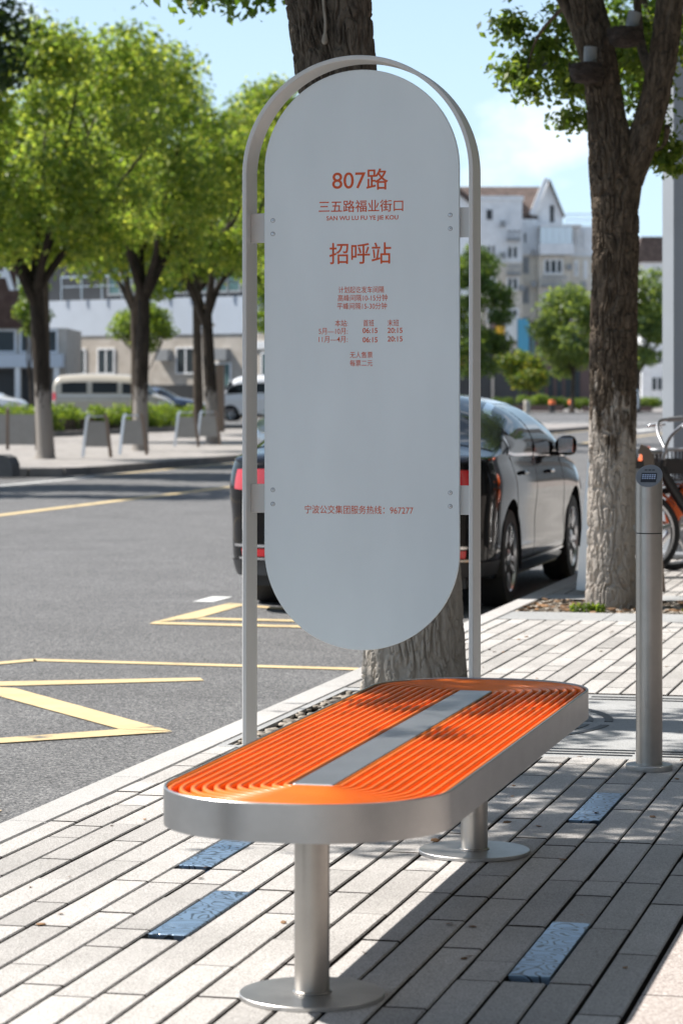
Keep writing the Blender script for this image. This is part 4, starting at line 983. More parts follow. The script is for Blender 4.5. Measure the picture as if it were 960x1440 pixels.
# ------------------------------------------------------------------ shared bicycles at the right edge
def bicycle(loc, rz, label, first=True):
    t = empty('shared_bicycle', loc, rz, label, 'bicycle', 'orange shared bicycles'); r_ = .31
    fw, rw = (.52, 0, r_), (-.52, 0, r_)          # local x points to the front
    for c in (fw, rw):
        b = MB(); b.lathe([(r_ - .045, -.014), (r_ - .02, -.024), (r_, -.012), (r_, .012), (r_ - .02, .024), (r_ - .045, .014)], c, 48, 'y', caps=False); w_ = b.build('wheel', 'rubber', t, smooth=True)
        b = MB(); b.lathe([(r_ - .044, -.018), (r_ - .06, -.016), (r_ - .06, .016), (r_ - .044, .018)], c, 48, 'y', caps=False)
        for k in range(5):
            a = 2 * math.pi * k / 5 + .4; b.tube([(c[0] + .04 * math.cos(a), 0, c[2] + .04 * math.sin(a)), (c[0] + (r_ - .05) * math.cos(a), 0, c[2] + (r_ - .05) * math.sin(a))], [.026, .016], 8)
        b.lathe([(.05, -.035), (.05, .035)], c, 20, 'y'); b.build('rim', 'alloy', w_, smooth=40)
    hd = Vector((.36, 0, .78))
    b = MB()
    b.tube([hd + Vector((-.02, 0, .06)), hd + Vector((.035, 0, -.1))], .03, 12); b.tube(spline([hd, (.1, 0, .42), (-.12, 0, .34), (-.2, 0, .36)], 8), .038, 12); b.tube([(-.2, 0, .32), (-.31, 0, .8)], .024, 10)
    for s in (-1, 1): b.tube([(-.2, s * .03, .33), (-.52, s * .06, r_)], .016, 8); b.tube([(-.27, s * .03, .6), (-.52, s * .06, r_)], .012, 8)
    b.build('frame', 'black_plastic', t, smooth=40)
    b = MB()
    for s in (-1, 1): b.tube([hd + Vector((.04, s * .045, -.1)), Vector((.50, s * .05, r_))], .018, 8)
    b.tube([hd + Vector((.04, -.045, -.1)), hd + Vector((.04, .045, -.1))], .022, 8); b.build('fork', 'dull_steel', t, smooth=40)
    b = MB(); P = []
    for i in range(29):
        a = R(15 + 130 * i / 28); P.append((fw[0] + (r_ + .03) * math.cos(a), 0, r_ + (r_ + .03) * math.sin(a)))
    b.loft([[(p[0], -.035, p[2] - .012), (p[0], -.02, p[2]), (p[0], .02, p[2]), (p[0], .035, p[2] - .012)] for p in P], False, False); b.build('mudguard', 'bike_orange', t, smooth=True)
    b = MB(); b.loft([[(rw[0] + (r_ + .03) * math.cos(R(20 + 140 * i / 28)), q[0], r_ + (r_ + .03) * math.sin(R(20 + 140 * i / 28)) - q[1]) for q in ((-.035, .012), (-.02, 0), (.02, 0), (.035, .012))] for i in range(29)], False, False); b.build('mudguard', 'bike_orange', t, smooth=True)
    b = MB()
    for s in (-1, 1): b.loft([[(.42, s * .062, .66), (.58, s * .062, .50), (.55, s * .062, .31), (.38, s * .062, .50)], [(.43, s * .088, .63), (.56, s * .088, .49), (.54, s * .088, .35), (.40, s * .088, .51)]])
    b.build('fork_cover', 'bike_orange', t)
    b = MB(); top = hd + Vector((-.04, 0, .14))
    b.tube([hd, top], .018, 10)
    for s in (-1, 1): b.tube(spline([top, top + Vector((-.0, s * .12, .10)), top + Vector((-.06, s * .26, .19)), top + Vector((-.17, s * .31, .21))], 8), .0125, 10)
    hb = b.build('handlebar', 'dull_steel', t, smooth=40)
    for s in (-1, 1):
        b = MB(); b.tube([top + Vector((-.15, s * .305, .207)), top + Vector((-.28, s * .33, .215))], .019, 12); b.build('grip', 'grey_plastic', hb, smooth=40)
        b = MB(); b.tube(spline([top + Vector((-.06, s * .27, .18)), top + Vector((.0, s * .33, .16)), top + Vector((-.16, s * .37, .17))], 6), .007, 6); b.build('brake_lever', 'alloy', hb, smooth=True)
    b = MB(); x0, x1, z0, z1 = .42, .72, .68, .90
    rim_ = [(x0, -.17), (x1 - .05, -.17), (x1, -.1), (x1, .1), (x1 - .05, .17), (x0, .17)]; bot_ = [(x0 + .02, -.12), (x1 - .08, -.12), (x1 - .05, -.07), (x1 - .05, .07), (x1 - .08, .12), (x0 + .02, .12)]
    for q in range(6):
        a, c_ = rim_[q], rim_[(q + 1) % 6]; a2, c2 = bot_[q], bot_[(q + 1) % 6]
        for f in (0, .25, .5, .75):
            pa = Vector((*[a[i] + (c_[i] - a[i]) * f for i in (0, 1)], z1)); pb = Vector((*[a2[i] + (c2[i] - a2[i]) * f for i in (0, 1)], z0)); b.tube([pa, pb], .006, 6)
    b.box((x0 + .02, -.12, z0 - .01), (x1 - .06, .12, z0)); b.loft([[(x0 + .015, -.15, .72), (x1 - .06, -.15, .72), (x1 - .03, -.085, .72), (x1 - .03, .085, .72), (x1 - .06, .15, .72), (x0 + .015, .15, .72)], [(x0 + .005, -.162, .83), (x1 - .055, -.162, .83), (x1 - .01, -.095, .83), (x1 - .01, .095, .83), (x1 - .055, .162, .83), (x0 + .005, .162, .83)]], True, False)
    bk = b.build('basket', 'black_plastic', t)
    b = MB(); b.tube([(*p, z1) for p in rim_], .011, 8, closed=True); b.build('basket_rim', 'dull_steel', bk, smooth=True)
    b = MB(); b.lathe([(.0, .07), (.07, .062), (.13, .035), (.16, 0)], (0, 0, 0), 24, 'x'); b.v = [(x1 - .01 + x, y, .79 + z_ * .85) for x, y, z_ in b.v]; b.build('front_badge', 'bike_orange', bk, smooth=True)
    b = MB(); rings = [[(-.31 + q + sc_ * .0, sc_ * .085 * math.cos(k * math.pi / 6), .86 + sc_ * .035 * math.sin(k * math.pi / 6)) for k in range(12)] for q, sc_ in ((-.15, .5), (-.13, .95), (-.02, 1.1), (.06, .55), (.13, .3), (.145, .1))]
    b.loft(rings); b.build('saddle', 'bike_orange', t, smooth=True)
    b = MB(); b.tube([(-.31, 0, .78), (-.315, 0, .84)], .016, 8); b.box((-.45, -.05, .52), (-.3, .05, .6), .02); b.build('lock_box', 'grey_plastic', t)
    b = MB(); b.lathe([(.1, -.05), (.1, -.03)], (-.2, 0, .3), 30, 'y'); b.tube([(-.2, -.06, .3), (-.08, -.08, .22)], .01, 8); b.box((-.10, -.15, .205), (-.04, -.07, .235)); b.tube([(-.2, .06, .3), (-.32, .08, .38)], .01, 8); b.box((-.36, .07, .365), (-.3, .15, .395)); b.build('crank', 'alloy', t)
    b = MB(); b.tube([(-.3, .08, .3), (-.36, .22, .0)], .01, 8); b.build('kickstand', 'black_plastic', t)
    return t
bike = bicycle((-2.02, 19.9, 0), R(210), 'orange shared bicycle with black basket right behind the steel bollard')
again(bike, (-1.84, 20.65, 0), R(202), 'second orange shared bicycle, farther back, beside the grey column')

# ------------------------------------------------------------------ far-side trees
def crown_clusters(seed, zc, rx, ry, rz, n=30, cr=.85):
    r = random.Random(seed); out = []
    for k in range(n):
        u = r.uniform(-.95, 1); a = r.uniform(0, 6.283); q = r.uniform(.55, .95); s = math.sqrt(1 - u * u)
        f = r.uniform(.65, 1.2) * cr; out.append((rx * q * s * math.cos(a), ry * q * s * math.sin(a), zc + rz * q * u, f, f, f * .68))
    return out
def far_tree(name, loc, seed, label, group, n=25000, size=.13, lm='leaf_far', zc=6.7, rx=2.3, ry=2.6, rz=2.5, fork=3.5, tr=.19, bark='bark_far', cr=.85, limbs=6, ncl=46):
    t = empty(name, loc, 0, label, 'tree', group); r = random.Random(seed)
    b = MB(); lean = r.uniform(-.25, .1)
    P = spline([(0, 0, -.05), (.01, 0, .25), (lean * .3, 0, fork * .4), (lean * .8, .05, fork * .75), (lean, 0, fork)], 8); m = len(P)
    b.tube(P, [tr * (1.0 - .3 * i / (m - 1)) * (1 + .5 * math.exp(-i / 3.)) for i in range(m)], 14)
    for k in range(limbs):
        a = 6.283 * k / limbs + r.uniform(-.3, .3); q = r.uniform(.55, .9)
        e = Vector((lean + rx * q * math.cos(a), ry * q * math.sin(a), zc + rz * r.uniform(-.2, .4))); s0 = Vector((lean, 0, fork - r.uniform(.0, .5)))
        mid = s0.lerp(e, .45) + Vector((0, 0, r.uniform(-.25, .35))); limb(b, [s0, s0.lerp(mid, .5) + Vector((r.uniform(-.1, .1), 0, .1)), mid, e], tr * .55, .02, 8)
        e2 = mid + Vector((r.uniform(-.9, .9), r.uniform(-.9, .9), r.uniform(.6, 1.4))); limb(b, [mid, mid.lerp(e2, .5) + Vector((.1, 0, 0)), e2], tr * .3, .015, 6)
    b.build('trunk', bark, t, smooth=True)
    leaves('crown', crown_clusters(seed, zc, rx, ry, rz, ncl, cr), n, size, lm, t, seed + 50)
    return t
GF = 'row of street trees across the road'
far_tree('roadside_tree', (-18.6, 52.4, 0), 1, 'leafy street tree across the road with a bare dark trunk, leftmost whole trunk', GF, zc=6.45, rx=2.8, ry=3.0, rz=2.65, fork=3.6)
far_tree('roadside_tree', (-19.0, 60.0, 0), 2, 'leafy street tree across the road behind the second trapezoid barrier, middle trunk', GF, zc=6.6, rx=2.8, ry=3.0, rz=2.9, fork=3.8)
far_tree('roadside_tree', (-19.55, 67.9, 0), 3, 'leafy street tree across the road just left of the sign frame, with low curving limbs', GF, zc=6.8, rx=2.9, ry=3.2, rz=3.2, fork=3.5)
far_tree('roadside_tree', (-18.9, 76.5, 0), 4, 'street tree across the road seen behind the left sign post', GF, zc=7.2, rx=2.8, ry=3.0, rz=3.0)
far_tree('roadside_tree', (-19.0, 38.4, 0), 7, 'street tree across the road just outside the left edge of the picture', GF, zc=6.8, rx=2.8, ry=3.2, rz=3.0)
far_tree('roadside_tree', (-19.0, 46.2, 0), 6, 'tree crown with shade painted into its leaves, cut off at the top left corner', GF, zc=7.6, rx=1.75, rz=2.9, lm='leaf_shaded', fork=4.6)
for yy, sd_, lb in ((4.6, 41, 'unseen street tree added to the near row, just outside the left of the picture'), (-1.6, 42, 'unseen street tree added to the near row behind the camera'), (-8.0, 43, 'farthest unseen street tree added behind the camera on the near pavement')):
    far_tree('street_tree', (-2.5, yy, 0), sd_, lb, 'street trees on the near pavement', 9000, .10, 'leaf_near', 6.2, 2.1, 2.4, 1.6, 3.6, .17, 'bark_plain', .8)  # row continued out of view, added to cut sky fill on the sign
far_tree('street_tree', (-1.85, 25.8, 0), 45, 'street tree beyond the grey column whose leaves hang into the top right corner', 'street trees on the near pavement', 26000, .085, 'leaf_near', 5.7, 2.75, 2.6, 2.2, 3.6, .15, 'bark_plain', .75)
for yy, sd_, lb in ((15.5, 51, 'first tree of the added unseen row, right of the picture'), (23.5, 52, 'second tree of the added unseen row, right of the picture'), (31.5, 53, 'third tree of the added unseen row, right of the picture'), (40.0, 54, 'last tree of the added unseen row, right of the picture')):
    far_tree('unseen_tree', (1.6, yy, 0), sd_, lb, 'added row of unseen trees', 9000, .14, 'leaf_near', 5.4, 2.0, 3.2, 3.3, 2.2, .15, 'bark_plain', .9)  # trees added out of view to darken reflections and sky fill
GB = 'trees behind the car park'
far_tree('background_tree', (-25.2, 71, 0), 17, 'tall tree crown showing above and behind the leftmost far tree', GB, 16000, .2, 'leaf_far', 7.5, 2.7, 2.7, 2.6, 5, bark='bark_plain')
far_tree('background_tree', (-26.7, 84, 0), 11, 'yellow green tree directly behind the middle far trunk', GB, 12000, .22, 'leaf_bright', 7.5, 2.8, 2.8, 1.9, 4.2, bark='bark_plain')
far_tree('background_tree', (-27.0, 92, 0), 12, 'bright green tree just left of the right far trunk', GB, 14000, .22, 'leaf_bright', 7.4, 3.2, 3.2, 2.7, 5, bark='bark_plain')
far_tree('background_tree', (-24.6, 98, 0), 13, 'tall car park tree mostly hidden behind the left edge of the sign panel', GB, 14000, .22, 'leaf_bright', 7.2, 3.2, 3.2, 3.9, 4, bark='bark_plain')
far_tree('background_tree', (-25.8, 108, 0), 14, 'pale green tree with a hanging lower crown behind the lamp post', GB, 9000, .2, 'leaf_bright', 5.3, 2.4, 2.0, 1.7, 3.2, bark='bark_plain')
far_tree('garden_tree', (-31.6, 99.5, 0), 15, 'small bright lime tree with thin stems above the beige minivan', 'small trees by the car park', 6500, .13, 'leaf_bright', 3.75, 1.45, 1.4, .85, 2.3, .055, 'bark_plain', .55, 5, 20)
far_tree('garden_tree', (-42.5, 118, 0), 16, 'slim lime tree beside the brown building at the left edge', 'small trees by the car park', 3000, .16, 'leaf_bright', 5.4, .45, .5, 1.7, 2.4, .06, 'bark_plain', .6, 4, 14)

hedge = empty('hedge', (-28.8, 78, 0), 0, 'clipped bright green hedge in front of the parked vehicles across the road', 'hedge')
r = random.Random(9)
hc = [(r.uniform(-.75, .75), -20 + 39.5 * (k + .5) / 230, r.uniform(.3, .72), .34, .34, .32) for k in range(230)]
leaves('foliage', hc, 40000, .10, 'leaf_bright', hedge, 4)
b = MB(); b.box((-.5, -19.9, 0), (.5, 19.5, .5)); b.build('inner_twigs', 'bark_plain', hedge)

# ------------------------------------------------------------------ street lamps across the road
t = empty('street_lamp', (-14.5, 66.0, 0), 0, 'grey street lamp head reaching out over the tree tops left of the sign arch', 'street lamp')
b = MB(); b.tube([(0, 0, 0), (0, 0, 8.6)], [.09, .06], 12); b.build('pole', 'dull_steel', t, smooth=40)
b = MB(); b.tube(spline([(0, 0, 8.5), (-.15, 0, 8.85), (-.7, 0, 8.98), (-.75, 0, 8.98)], 8), .035, 8); b.build('arm', 'dull_steel', t, smooth=True)
b = MB(); b.loft([[(-.7 - .75 * f, s * .12 * w_, 9.0 - .1 * f * 1.6 + h) for s, h in ((-1, 0), (-.6, .06), (.6, .06), (1, 0), (.7, -.03), (-.7, -.03))] for f, w_ in ((0, .6), (.15, 1), (.8, 1), (1, .6))]); b.build('lamp_head', 'dull_steel', t, smooth=40)
t = empty('lamp_post', (-26.1, 90.2, 0), 0, 'slim dark lamp post with flat cap standing in front of the hedge', 'lamp post')
b = MB(); b.tube([(0, 0, 0), (0, 0, 3.6)], .06, 10); b.build('pole', 'dark_frame', t, smooth=40)
b = MB(); b.lathe([(.06, 3.55), (.2, 3.62), (.22, 3.68), (.12, 3.74)], (0, 0, 0), 16); b.build('lamp_head', 'alloy', t, smooth=40)
b = MB(); b.box((-.14, -.1, 0), (.14, .1, 2.3), .02); tag(b.build('wooden_post', 'barrier_brown', loc=(-25.75, 90.4, 0)), 'short brown square post right beside the slim lamp post', 'post')

# ------------------------------------------------------------------ buildings across the road
def windows(par, rects, y, frame='window_frame', glass='window_glass', fw=.07, mull=1, name='window'):
    for x0, x1, z0, z1 in rects:
        b = MB(); t_ = .06
        b.box((x0, y - t_, z0), (x1, y + .02, z0 + fw)); b.box((x0, y - t_, z1 - fw), (x1, y + .02, z1)); b.box((x0, y - t_, z0 + fw), (x0 + fw, y + .02, z1 - fw)); b.box((x1 - fw, y - t_, z0 + fw), (x1, y + .02, z1 - fw))
        for k in range(mull):
            xm = x0 + (x1 - x0) * (k + 1) / (mull + 1); b.box((xm - fw / 2, y - t_ + .01, z0 + fw), (xm + fw / 2, y + .02, z1 - fw))
        w_ = b.build(name, frame, par)
        b = MB(); b.box((x0 + .01, y - .03, z0 + .01), (x1 - .01, y - .012, z1 - .01)); b.build('pane', glass, w_)
bd = empty('shop_building', (-37, 134, 0), R(-22), 'long beige building with blue white upper band behind the parked vans', 'building')
b = MB(); b.box((-22, 0, 0), (5.6, 9, 4.35)); b.build('wall', 'plaster_beige', bd)
b = MB(); b.box((-22, -.05, 4.35), (.4, 9, 6.25)); b.build('upper_band', 'band_blue', bd)
b = MB(); b.box((-22, 1.2, 6.25), (5.2, 9, 9.2)); b.build('upper_wall', 'shop_dark', bd)
b = MB(); b.box((.4, -.08, 3.55), (5.6, -.003, 3.95)); b.build('canopy', 'plaster_white', bd)
windows(bd, [(-9.9 + k * 1.8, -8.2 + k * 1.8, 6.5, 8.3) for k in range(8)], 1.19, 'window_frame', 'teal_glass', .1)
b = MB(); b.box((-12, -.2, 7.45), (5.2, -.14, 7.53)); b.box((-12, -.2, 6.95), (5.2, -.14, 7.0))
for k in range(12): b.box((-12 + 1.4 * k, -.2, 6.27), (-11.94 + 1.4 * k, -.14, 7.45))
b.build('railing', 'alloy', bd)
windows(bd, [(-2.3, -.7, .6, 2.9), (1.2, 2.4, .4, 3.4), (2.6, 3.5, .4, 3.4), (4.3, 5.4, .4, 3.4)], -.01, 'plaster_white', 'teal_glass', .1, 1, 'shop_window')
windows(bd, [(-4.3, -3.0, 2.3, 3.7), (-9.6, -8.4, 2.3, 3.7), (-11.6, -10.4, 2.3, 3.7)], -.01, 'plaster_white', 'window_glass', .09, 1)
for x_ in (-5.4, -1.6):
    b = MB(); b.box((x_, -.35, 3.0), (x_ + .8, -.004, 3.6)); b.build('air_conditioner', 'window_frame', bd)
windows(bd, [(-6.9, -6.4, 1.9, 3.9)], -.01, 'dark_frame', 'window_glass', .06, 0)
b = MB(); b.box((-12, -.06, .0), (-2.7, -.003, 1.75)); b.build('dark_plinth', 'shop_dark', bd)

br = empty('brown_building', (-45.5, 124, 0), R(13.4), 'dark brown clad building with white letters at the left edge', 'building')
b = MB(); b.box((-8, 0, 4.45), (.75, 8, 14)); b.build('cladding', 'brown_cladding', br)
b = MB(); b.box((-8, .4, 0), (2.4, 8, 4.45)); b.build('wall', 'plaster_beige', br)
b = MB(); b.box((-8, -.8, 2.55), (2.3, .39, 3.2)); b.build('canopy', 'band_blue', br)
windows(br, [(-2.6, -1.3, 3.25, 4.4), (-1.1, .0, 3.25, 4.4), (.15, .6, 3.25, 4.4), (1.0, 2.0, 3.25, 4.4)], .39, 'plaster_white', 'window_glass', .1, 0)
windows(br, [(-3, .0, .1, 2.5), (.25, 1.7, .1, 2.5)], .39, 'dark_frame', 'shop_dark', .12, 1, 'shop_window')
for x in (.05, 1.9): 
    b = MB(); b.box((x, -.7, 0), (x + .25, -.45, 2.55)); b.build('pillar', 'plaster_white', br)
lettering('LAI', -2.25, .30, 6.25, 8.35, -.02, br, 'plaster_white', ext=.02, weight=.012)

# ------------------------------------------------------------------ buildings, shops and planting at the end of the road (right of the sign)
ap = empty('apartment_building', (-44.0, 267.2, 0), R(13.4), 'white and cream apartment building with brown gabled roof far down the road', 'apartment building')
S = 270 / 3850.
def ax(px): return (px - 750) * S + .0
def az(py): return 1.32 - (py - 553) * S
def blk(name, m, x0, x1, y0, y1, d0, d1):
    b = MB(); b.box((ax(x0), d0, az(y1)), (ax(x1), d1, az(y0))); return b.build(name, m, ap)
blk('tower', 'plaster_white', 560, 732, 283, 370, -1.4, 12); blk('tower_wall', 'plaster_cream', 560, 732, 370.2, 580, -1.4, 12)
blk('parapet', 'plaster_white', 558, 734, 277, 282.8, -1.6, 12)
blk('stair_wall', 'plaster_white', 732.2, 755, 308, 358, -.0, 12); blk('stair_wall', 'plaster_cream', 732.2, 755, 358.2, 580, .0, 12)
blk('main_wall', 'plaster_cream', 755.2, 800, 360, 580, -.6, 12); blk('upper_wall', 'plaster_white', 755.2, 800, 315, 359.8, .6, 12)
blk('side_wing', 'plaster_cream', 800.2, 836, 360, 580, .2, 12); blk('wing_upper', 'plaster_white', 800.2, 836, 318, 359.8, .4, 12)
b = MB(); b.prism([(ax(750), az(315)), (ax(791), az(315)), (ax(791), az(303)), (ax(771), az(255)), (ax(750), az(303))], .8, 11.5); b.build('gable_wall', 'plaster_white', ap)
b = MB(); A0, A1 = (ax(750), az(303)), (ax(771), az(252))
n_ = Vector((-(A1[1] - A0[1]), A1[0] - A0[0])).normalized() * .5
b.prism([A0, A1, (A1[0] + n_.x, A1[1] + n_.y), (A0[0] + n_.x, A0[1] + n_.y)], .0, .7); b.build('bargeboard', 'plaster_white', ap)
b = MB(); b.prism([(ax(771), az(254)), (ax(791), az(304)), (ax(794), az(304)), (ax(772.5), az(252))], .0, 11.5); b.build('roof_edge', 'roof_tile', ap)
b = MB()
b.loft([[(ax(560), .8, az(302)), (ax(747), .8, az(302)), (ax(747), .8, az(300)), (ax(560), .8, az(300))], [(ax(560), 6, az(257)), (ax(769), 6, az(257)), (ax(769), 6, az(256)), (ax(560), 6, az(256))], [(ax(560), 11.5, az(300)), (ax(769), 11.5, az(300)), (ax(769), 11.5, az(299)), (ax(560), 11.5, az(299))]]); b.build('roof', 'roof_tile', ap)
b = MB(); b.box((ax(733), .2, az(310)), (ax(756), .8, az(303))); b.build('eave', 'roof_tile', ap)
def wn(x0, x1, y0, y1, d, mull=1, frame='plaster_white', glass='window_glass'): windows(ap, [(ax(x0), ax(x1), az(y1), az(y0))], d, frame, glass, .18, mull)
for yy in (296,): wn(682, 690, yy, yy + 14, -1.41, 0, 'dark_frame'); wn(713, 717, yy, yy + 20, -1.41, 0)
for yy in (344, 388, 432, 476): wn(710, 727, yy + 2, yy + 22, -1.41, 1); wn(682, 696, yy, yy + 22, -1.41, 1)
wn(733.5, 741, 325, 344, -.01, 0); 
for yy in (361, 403, 446, 489): wn(734, 743, yy, yy + 24, -.01, 1, 'window_frame')
for yy in (364, 408, 450, 494):
    wn(763, 790, yy, yy + 22, -.61, 2)
for yy in (325, 366, 410, 455): wn(806, 812, yy, yy + 22, .19, 0); wn(820, 825, yy, yy + 26, .19, 0)
wn(773, 779, 288, 312, .79, 0, 'dark_frame')
b = MB(); b.box((ax(756), -2.2, az(359)), (ax(803), -.605, az(344))); b.build('balcony', 'plaster_white', ap)
for k in range(5): windows(ap, [(ax(757 + 9 * k), ax(765.5 + 9 * k), az(343.5), az(320))], -1.6, 'alloy', 'teal_glass' if k % 2 else 'window_glass', .2, 1, 'sunroom_window')
b = MB(); b.box((ax(755), -2.0, az(319.5)), (ax(815), .59, az(317))); b.build('sunroom_roof', 'plaster_white', ap)
for yy in (392, 436, 480):
    b = MB(); b.box((ax(760), -1.9, az(yy + 12)), (ax(793), -.62, az(yy + 9.5)))
    for k in range(12): b.box((ax(760 + k * 3), -1.85, az(yy + 9.5)), (ax(760 + k * 3) + .05, -1.78, az(yy - 2)))
    b.box((ax(760), -1.87, az(yy - 1)), (ax(793), -1.76, az(yy - 3))); b.build('balcony', 'window_frame', ap)
for yy in (330, 378):
    b = MB(); b.box((ax(710), -2.6, az(yy + 10)), (ax(729), -1.42, az(yy + 7)))
    for k in range(8): b.box((ax(710 + k * 2.6), -2.55, az(yy + 7)), (ax(710 + k * 2.6) + .06, -2.5, az(yy - 3)))
    b.box((ax(710), -2.57, az(yy - 2)), (ax(729), -2.48, az(yy - 4))); b.build('balcony', 'window_frame', ap)
for x_, y_ in ((701, 312), (701, 356), (745, 352), (745, 396), (795, 372), (795, 414), (815, 396), (728, 402)):
    b = MB(); b.box((ax(x_), -1.95 if x_ < 732 else -1.1, az(y_ + 8)), (ax(x_ + 7), -1.41 if x_ < 732 else -.62, az(y_))); b.build('air_conditioner', 'window_frame', ap)
b = MB()
for k in range(9): b.box((ax(795 + k * 4.4), .5, az(318)), (ax(795 + k * 4.4) + .07, .57, az(300)))
b.box((ax(795), .48, az(301)), (ax(832), .58, az(299.5))); b.box((ax(795), .48, az(309)), (ax(832), .58, az(308))); b.build('roof_railing', 'alloy', ap)

ab = empty('apartment_building', (-45.5, 300, 0), R(13.4), 'pale far apartment block with a low brown roof right of the thick tree', 'apartment building')
b = MB(); b.box((8, 0, 0), (24, 8, 15.8)); b.build('wall', 'plaster_white', ab); b = MB(); b.prism([(7, 15.8), (25, 15.8), (24, 18.6), (8, 18.6)], -.4, 8); b.build('roof', 'roof_tile', ab)
windows(ab, [(9 + 2.4 * k, 10.4 + 2.4 * k, 1.5 + 3 * j, 3.2 + 3 * j) for k in range(6) for j in range(4)], -.01, 'plaster_white', 'window_glass', .15)
hb_ = empty('apartment_building', (-68.7, 245.9, 0), R(13.4), 'white gabled house wall seen in the gap between sign panel and frame', 'apartment building')
b = MB(); b.prism([(10.2, 0), (22, 0), (22, 19.0), (16.7, 23.2), (10.2, 17)], 0, 8); b.build('wall', 'plaster_white', hb_)
b = MB(); b.prism([(22.4, 18.6), (16.7, 23.3), (9.8, 17), (9.8, 17.6), (16.7, 24.0), (22.4, 19.2)], -.4, 8.4); b.build('roof', 'roof_tile', hb_)
windows(hb_, [(12 + 3 * k, 13.4 + 3 * k, 1.6 + 3 * j, 3.3 + 3 * j) for k in range(3) for j in range(5)], -.01, 'plaster_white', 'window_glass', .15)

sh = empty('shop_row', (-42.5, 248, ZR), R(13.4), 'low row of shops with brown brick arches below the apartment building', 'shop building'); S2 = 248 / 3850.
def sx(px): return (px - 735) * S2 * 1.0
def sz(py): return 1.45 - (py - 553) * S2
def sblk(name, m, x0, x1, y0, y1, d0=0., d1=6.):
    b = MB(); b.box((sx(x0), d0, sz(y1)), (sx(x1), d1, sz(y0))); return b.build(name, m, sh)
sblk('container_panel', 'container_white', 719, 736.5, 443, 478, -.2); sblk('container_panel', 'container_blue', 737, 753, 447, 494, -.3)
sblk('brick_wall', 'dark_brick', 753.5, 845, 450, 578, 0); sblk('brick_wall', 'dark_brick', 702, 718.5, 440, 490, -.1); sblk('shop_front', 'shop_dark', 640, 753, 494.5, 578, .1)
sblk('shop_sign', 'shop_red', 640, 690, 500, 516, -.3); sblk('shop_sign', 'leaf_bright', 686, 702, 470, 492, -.2) if False else None
sblk('shop_sign', 'yellow_tape', 706, 718, 458, 470, -.25); sblk('lower_wall', 'plaster_beige', 719, 736.5, 478.3, 494, -.1)
sblk('pillar', 'dark_frame', 652, 656, 516, 578, -.15); sblk('pillar', 'plaster_beige', 676, 680, 516, 578, -.15); sblk('pillar', 'plaster_beige', 700, 703, 516, 578, -.15)
for k in range(6):
    x0 = 755 + 12.5 * k; b = MB(); P = [(sx(x0), sz(500)), (sx(x0 + 7), sz(500))] + [(sx(x0 + 3.5) + 3.5 * S2 * math.cos(R(180 * q / 10)), sz(461) + 3.5 * S2 * math.sin(R(180 * q / 10))) for q in range(11)]
    b.prism(P, -.06, -.003); b.build('arch_window', 'window_frame', sh)
    b = MB(); b.prism([(sx(x0 + .8), sz(499)), (sx(x0 + 6.2), sz(499)), (sx(x0 + 6.2), sz(463)), (sx(x0 + .8), sz(463))], -.10, -.063); b.build('pane', 'teal_glass', sh)
    sblk('shop_window', 'window_glass', x0, x0 + 8, 520, 572, -.08, -.003)
GR = 'trees at the end of the road'
far_tree('plaza_tree', (-37.8, 202, ZR), 21, 'tall green tree seen between the sign frame and the white apartment building', GR, 11000, .3, 'leaf_mid', 8.0, 2.3, 3, 6.0, 4.0, .22, 'bark_plain', 1.2)
far_tree('plaza_tree', (-31.0, 206, ZR), 22, 'round green tree left of the thick tree, in front of the white apartments', GR, 10000, .3, 'leaf_light', 6.0, 2.5, 3, 3.8, 3.2, .2, 'bark_plain', 1.2)
far_tree('plaza_tree', (-25.8, 204, ZR), 23, 'green tree with forked dark stem between the thick tree and the grey column', GR, 10000, .3, 'leaf_light', 7.2, 2.8, 3, 4.0, 3.2, .24, 'bark_plain', 1.2)
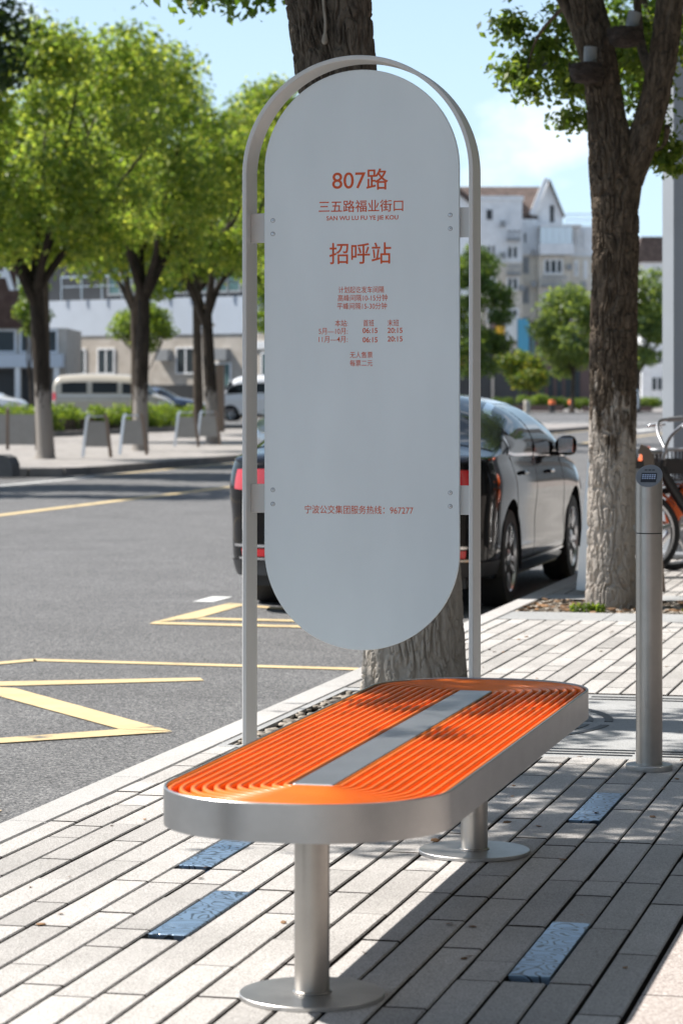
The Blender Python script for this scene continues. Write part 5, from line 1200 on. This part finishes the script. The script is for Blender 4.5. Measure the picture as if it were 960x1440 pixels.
def bush(name, loc, rx, ry, rz, n, size, lm, label, seed, cat='bush', cz=None, group='planting at the end of the road'):
    t = empty(name, loc, 0, label, cat, group); r = random.Random(seed); cz = rz if cz is None else cz
    cs = [(rx * .75 * math.cos(a) * q, ry * .75 * math.sin(a) * q, cz + rz * .6 * r.uniform(-.8, .9), rx * .4, ry * .4, rz * .4) for a, q in ((r.uniform(0, 6.3), r.uniform(.2, 1)) for _ in range(16))]
    leaves('foliage', cs, n, size, lm, t, seed)
    b = MB()
    for k in range(5): limb(b, [(0, 0, 0), (rx * .15 * math.cos(k * 1.26), ry * .15 * math.sin(k * 1.26), cz * .5), (rx * .4 * math.cos(k * 1.26), ry * .4 * math.sin(k * 1.26), cz)], .06, .02, 6)
    b.build('stem', 'bark_plain', t)
bush('large_shrub', (-37.1, 222, ZR), 2.6, 2.4, 2.0, 7000, .26, 'leaf_yellow', 'large round shrub with yellow tips below the containers', 31, 'shrub', 3.3)
bush('low_bush', (-35.6, 217, ZR), 1.5, 1.0, .75, 3000, .16, 'leaf_bright', 'bright lime low bush right above the black car roof', 32)
bush('low_bush', (-34.0, 219, ZR), 1.3, 1.0, .6, 2400, .16, 'leaf_mid', 'dark green low bush between the lime bush and the hedge piece', 33)
bush('low_bush', (-32.4, 219, ZR), 1.7, 1.0, .6, 3000, .16, 'leaf_hedge', 'light green low bush touching the left side of the thick tree', 34)
bush('low_bush', (-38.2, 218, ZR), 1.2, 1.0, .6, 2400, .16, 'leaf_mid', 'grey green low bush right beside the sign frame', 35)
bush('low_bush', (-27.0, 216, ZR), 1.8, 1.0, .65, 2600, .16, 'leaf_bright', 'bright low bush between the thick tree and the grey column', 36)
b = MB(); b.box((-43, 214.4, ZR), (-33.0, 214.8, .38)); b.box((-31.5, 214.4, ZR), (-26, 214.8, .3)); tag(b.build('planter_wall', 'dark_brick'), 'low dark planter wall in front of the low bushes at the road end', 'planter')
def cap_bollard(loc, m, label):
    t = empty('plaza_bollard', loc, 0, label, 'bollard', 'small bollards at the road end'); 
    b = MB(); b.lathe([(.24, 0), (.24, .62)], n=14); b.build('post', m, t, smooth=40)
    b = MB(); b.lathe([(.25, .62), (.25, .85), (.2, .93)], n=14); b.build('cap', 'orange_cap' if m == 'black_plastic' else 'plaster_beige', t, smooth=40)
cap_bollard((-34.3, 205, ZR), 'plaster_beige', 'pale small bollard, leftmost of the three above the black car mirror')
cap_bollard((-32.7, 207, ZR), 'black_plastic', 'black bollard with orange cap, left one of the two beside the thick tree')
cap_bollard((-31.3, 207.6, ZR), 'black_plastic', 'black bollard with orange cap, right one next to the thick tree')
tk = dict(van); tk['paint'] = 'car_white'
make_car('minivan', 'small white van far down the road beside the grey column', tk, (-24.6, 190, ZR), R(160))
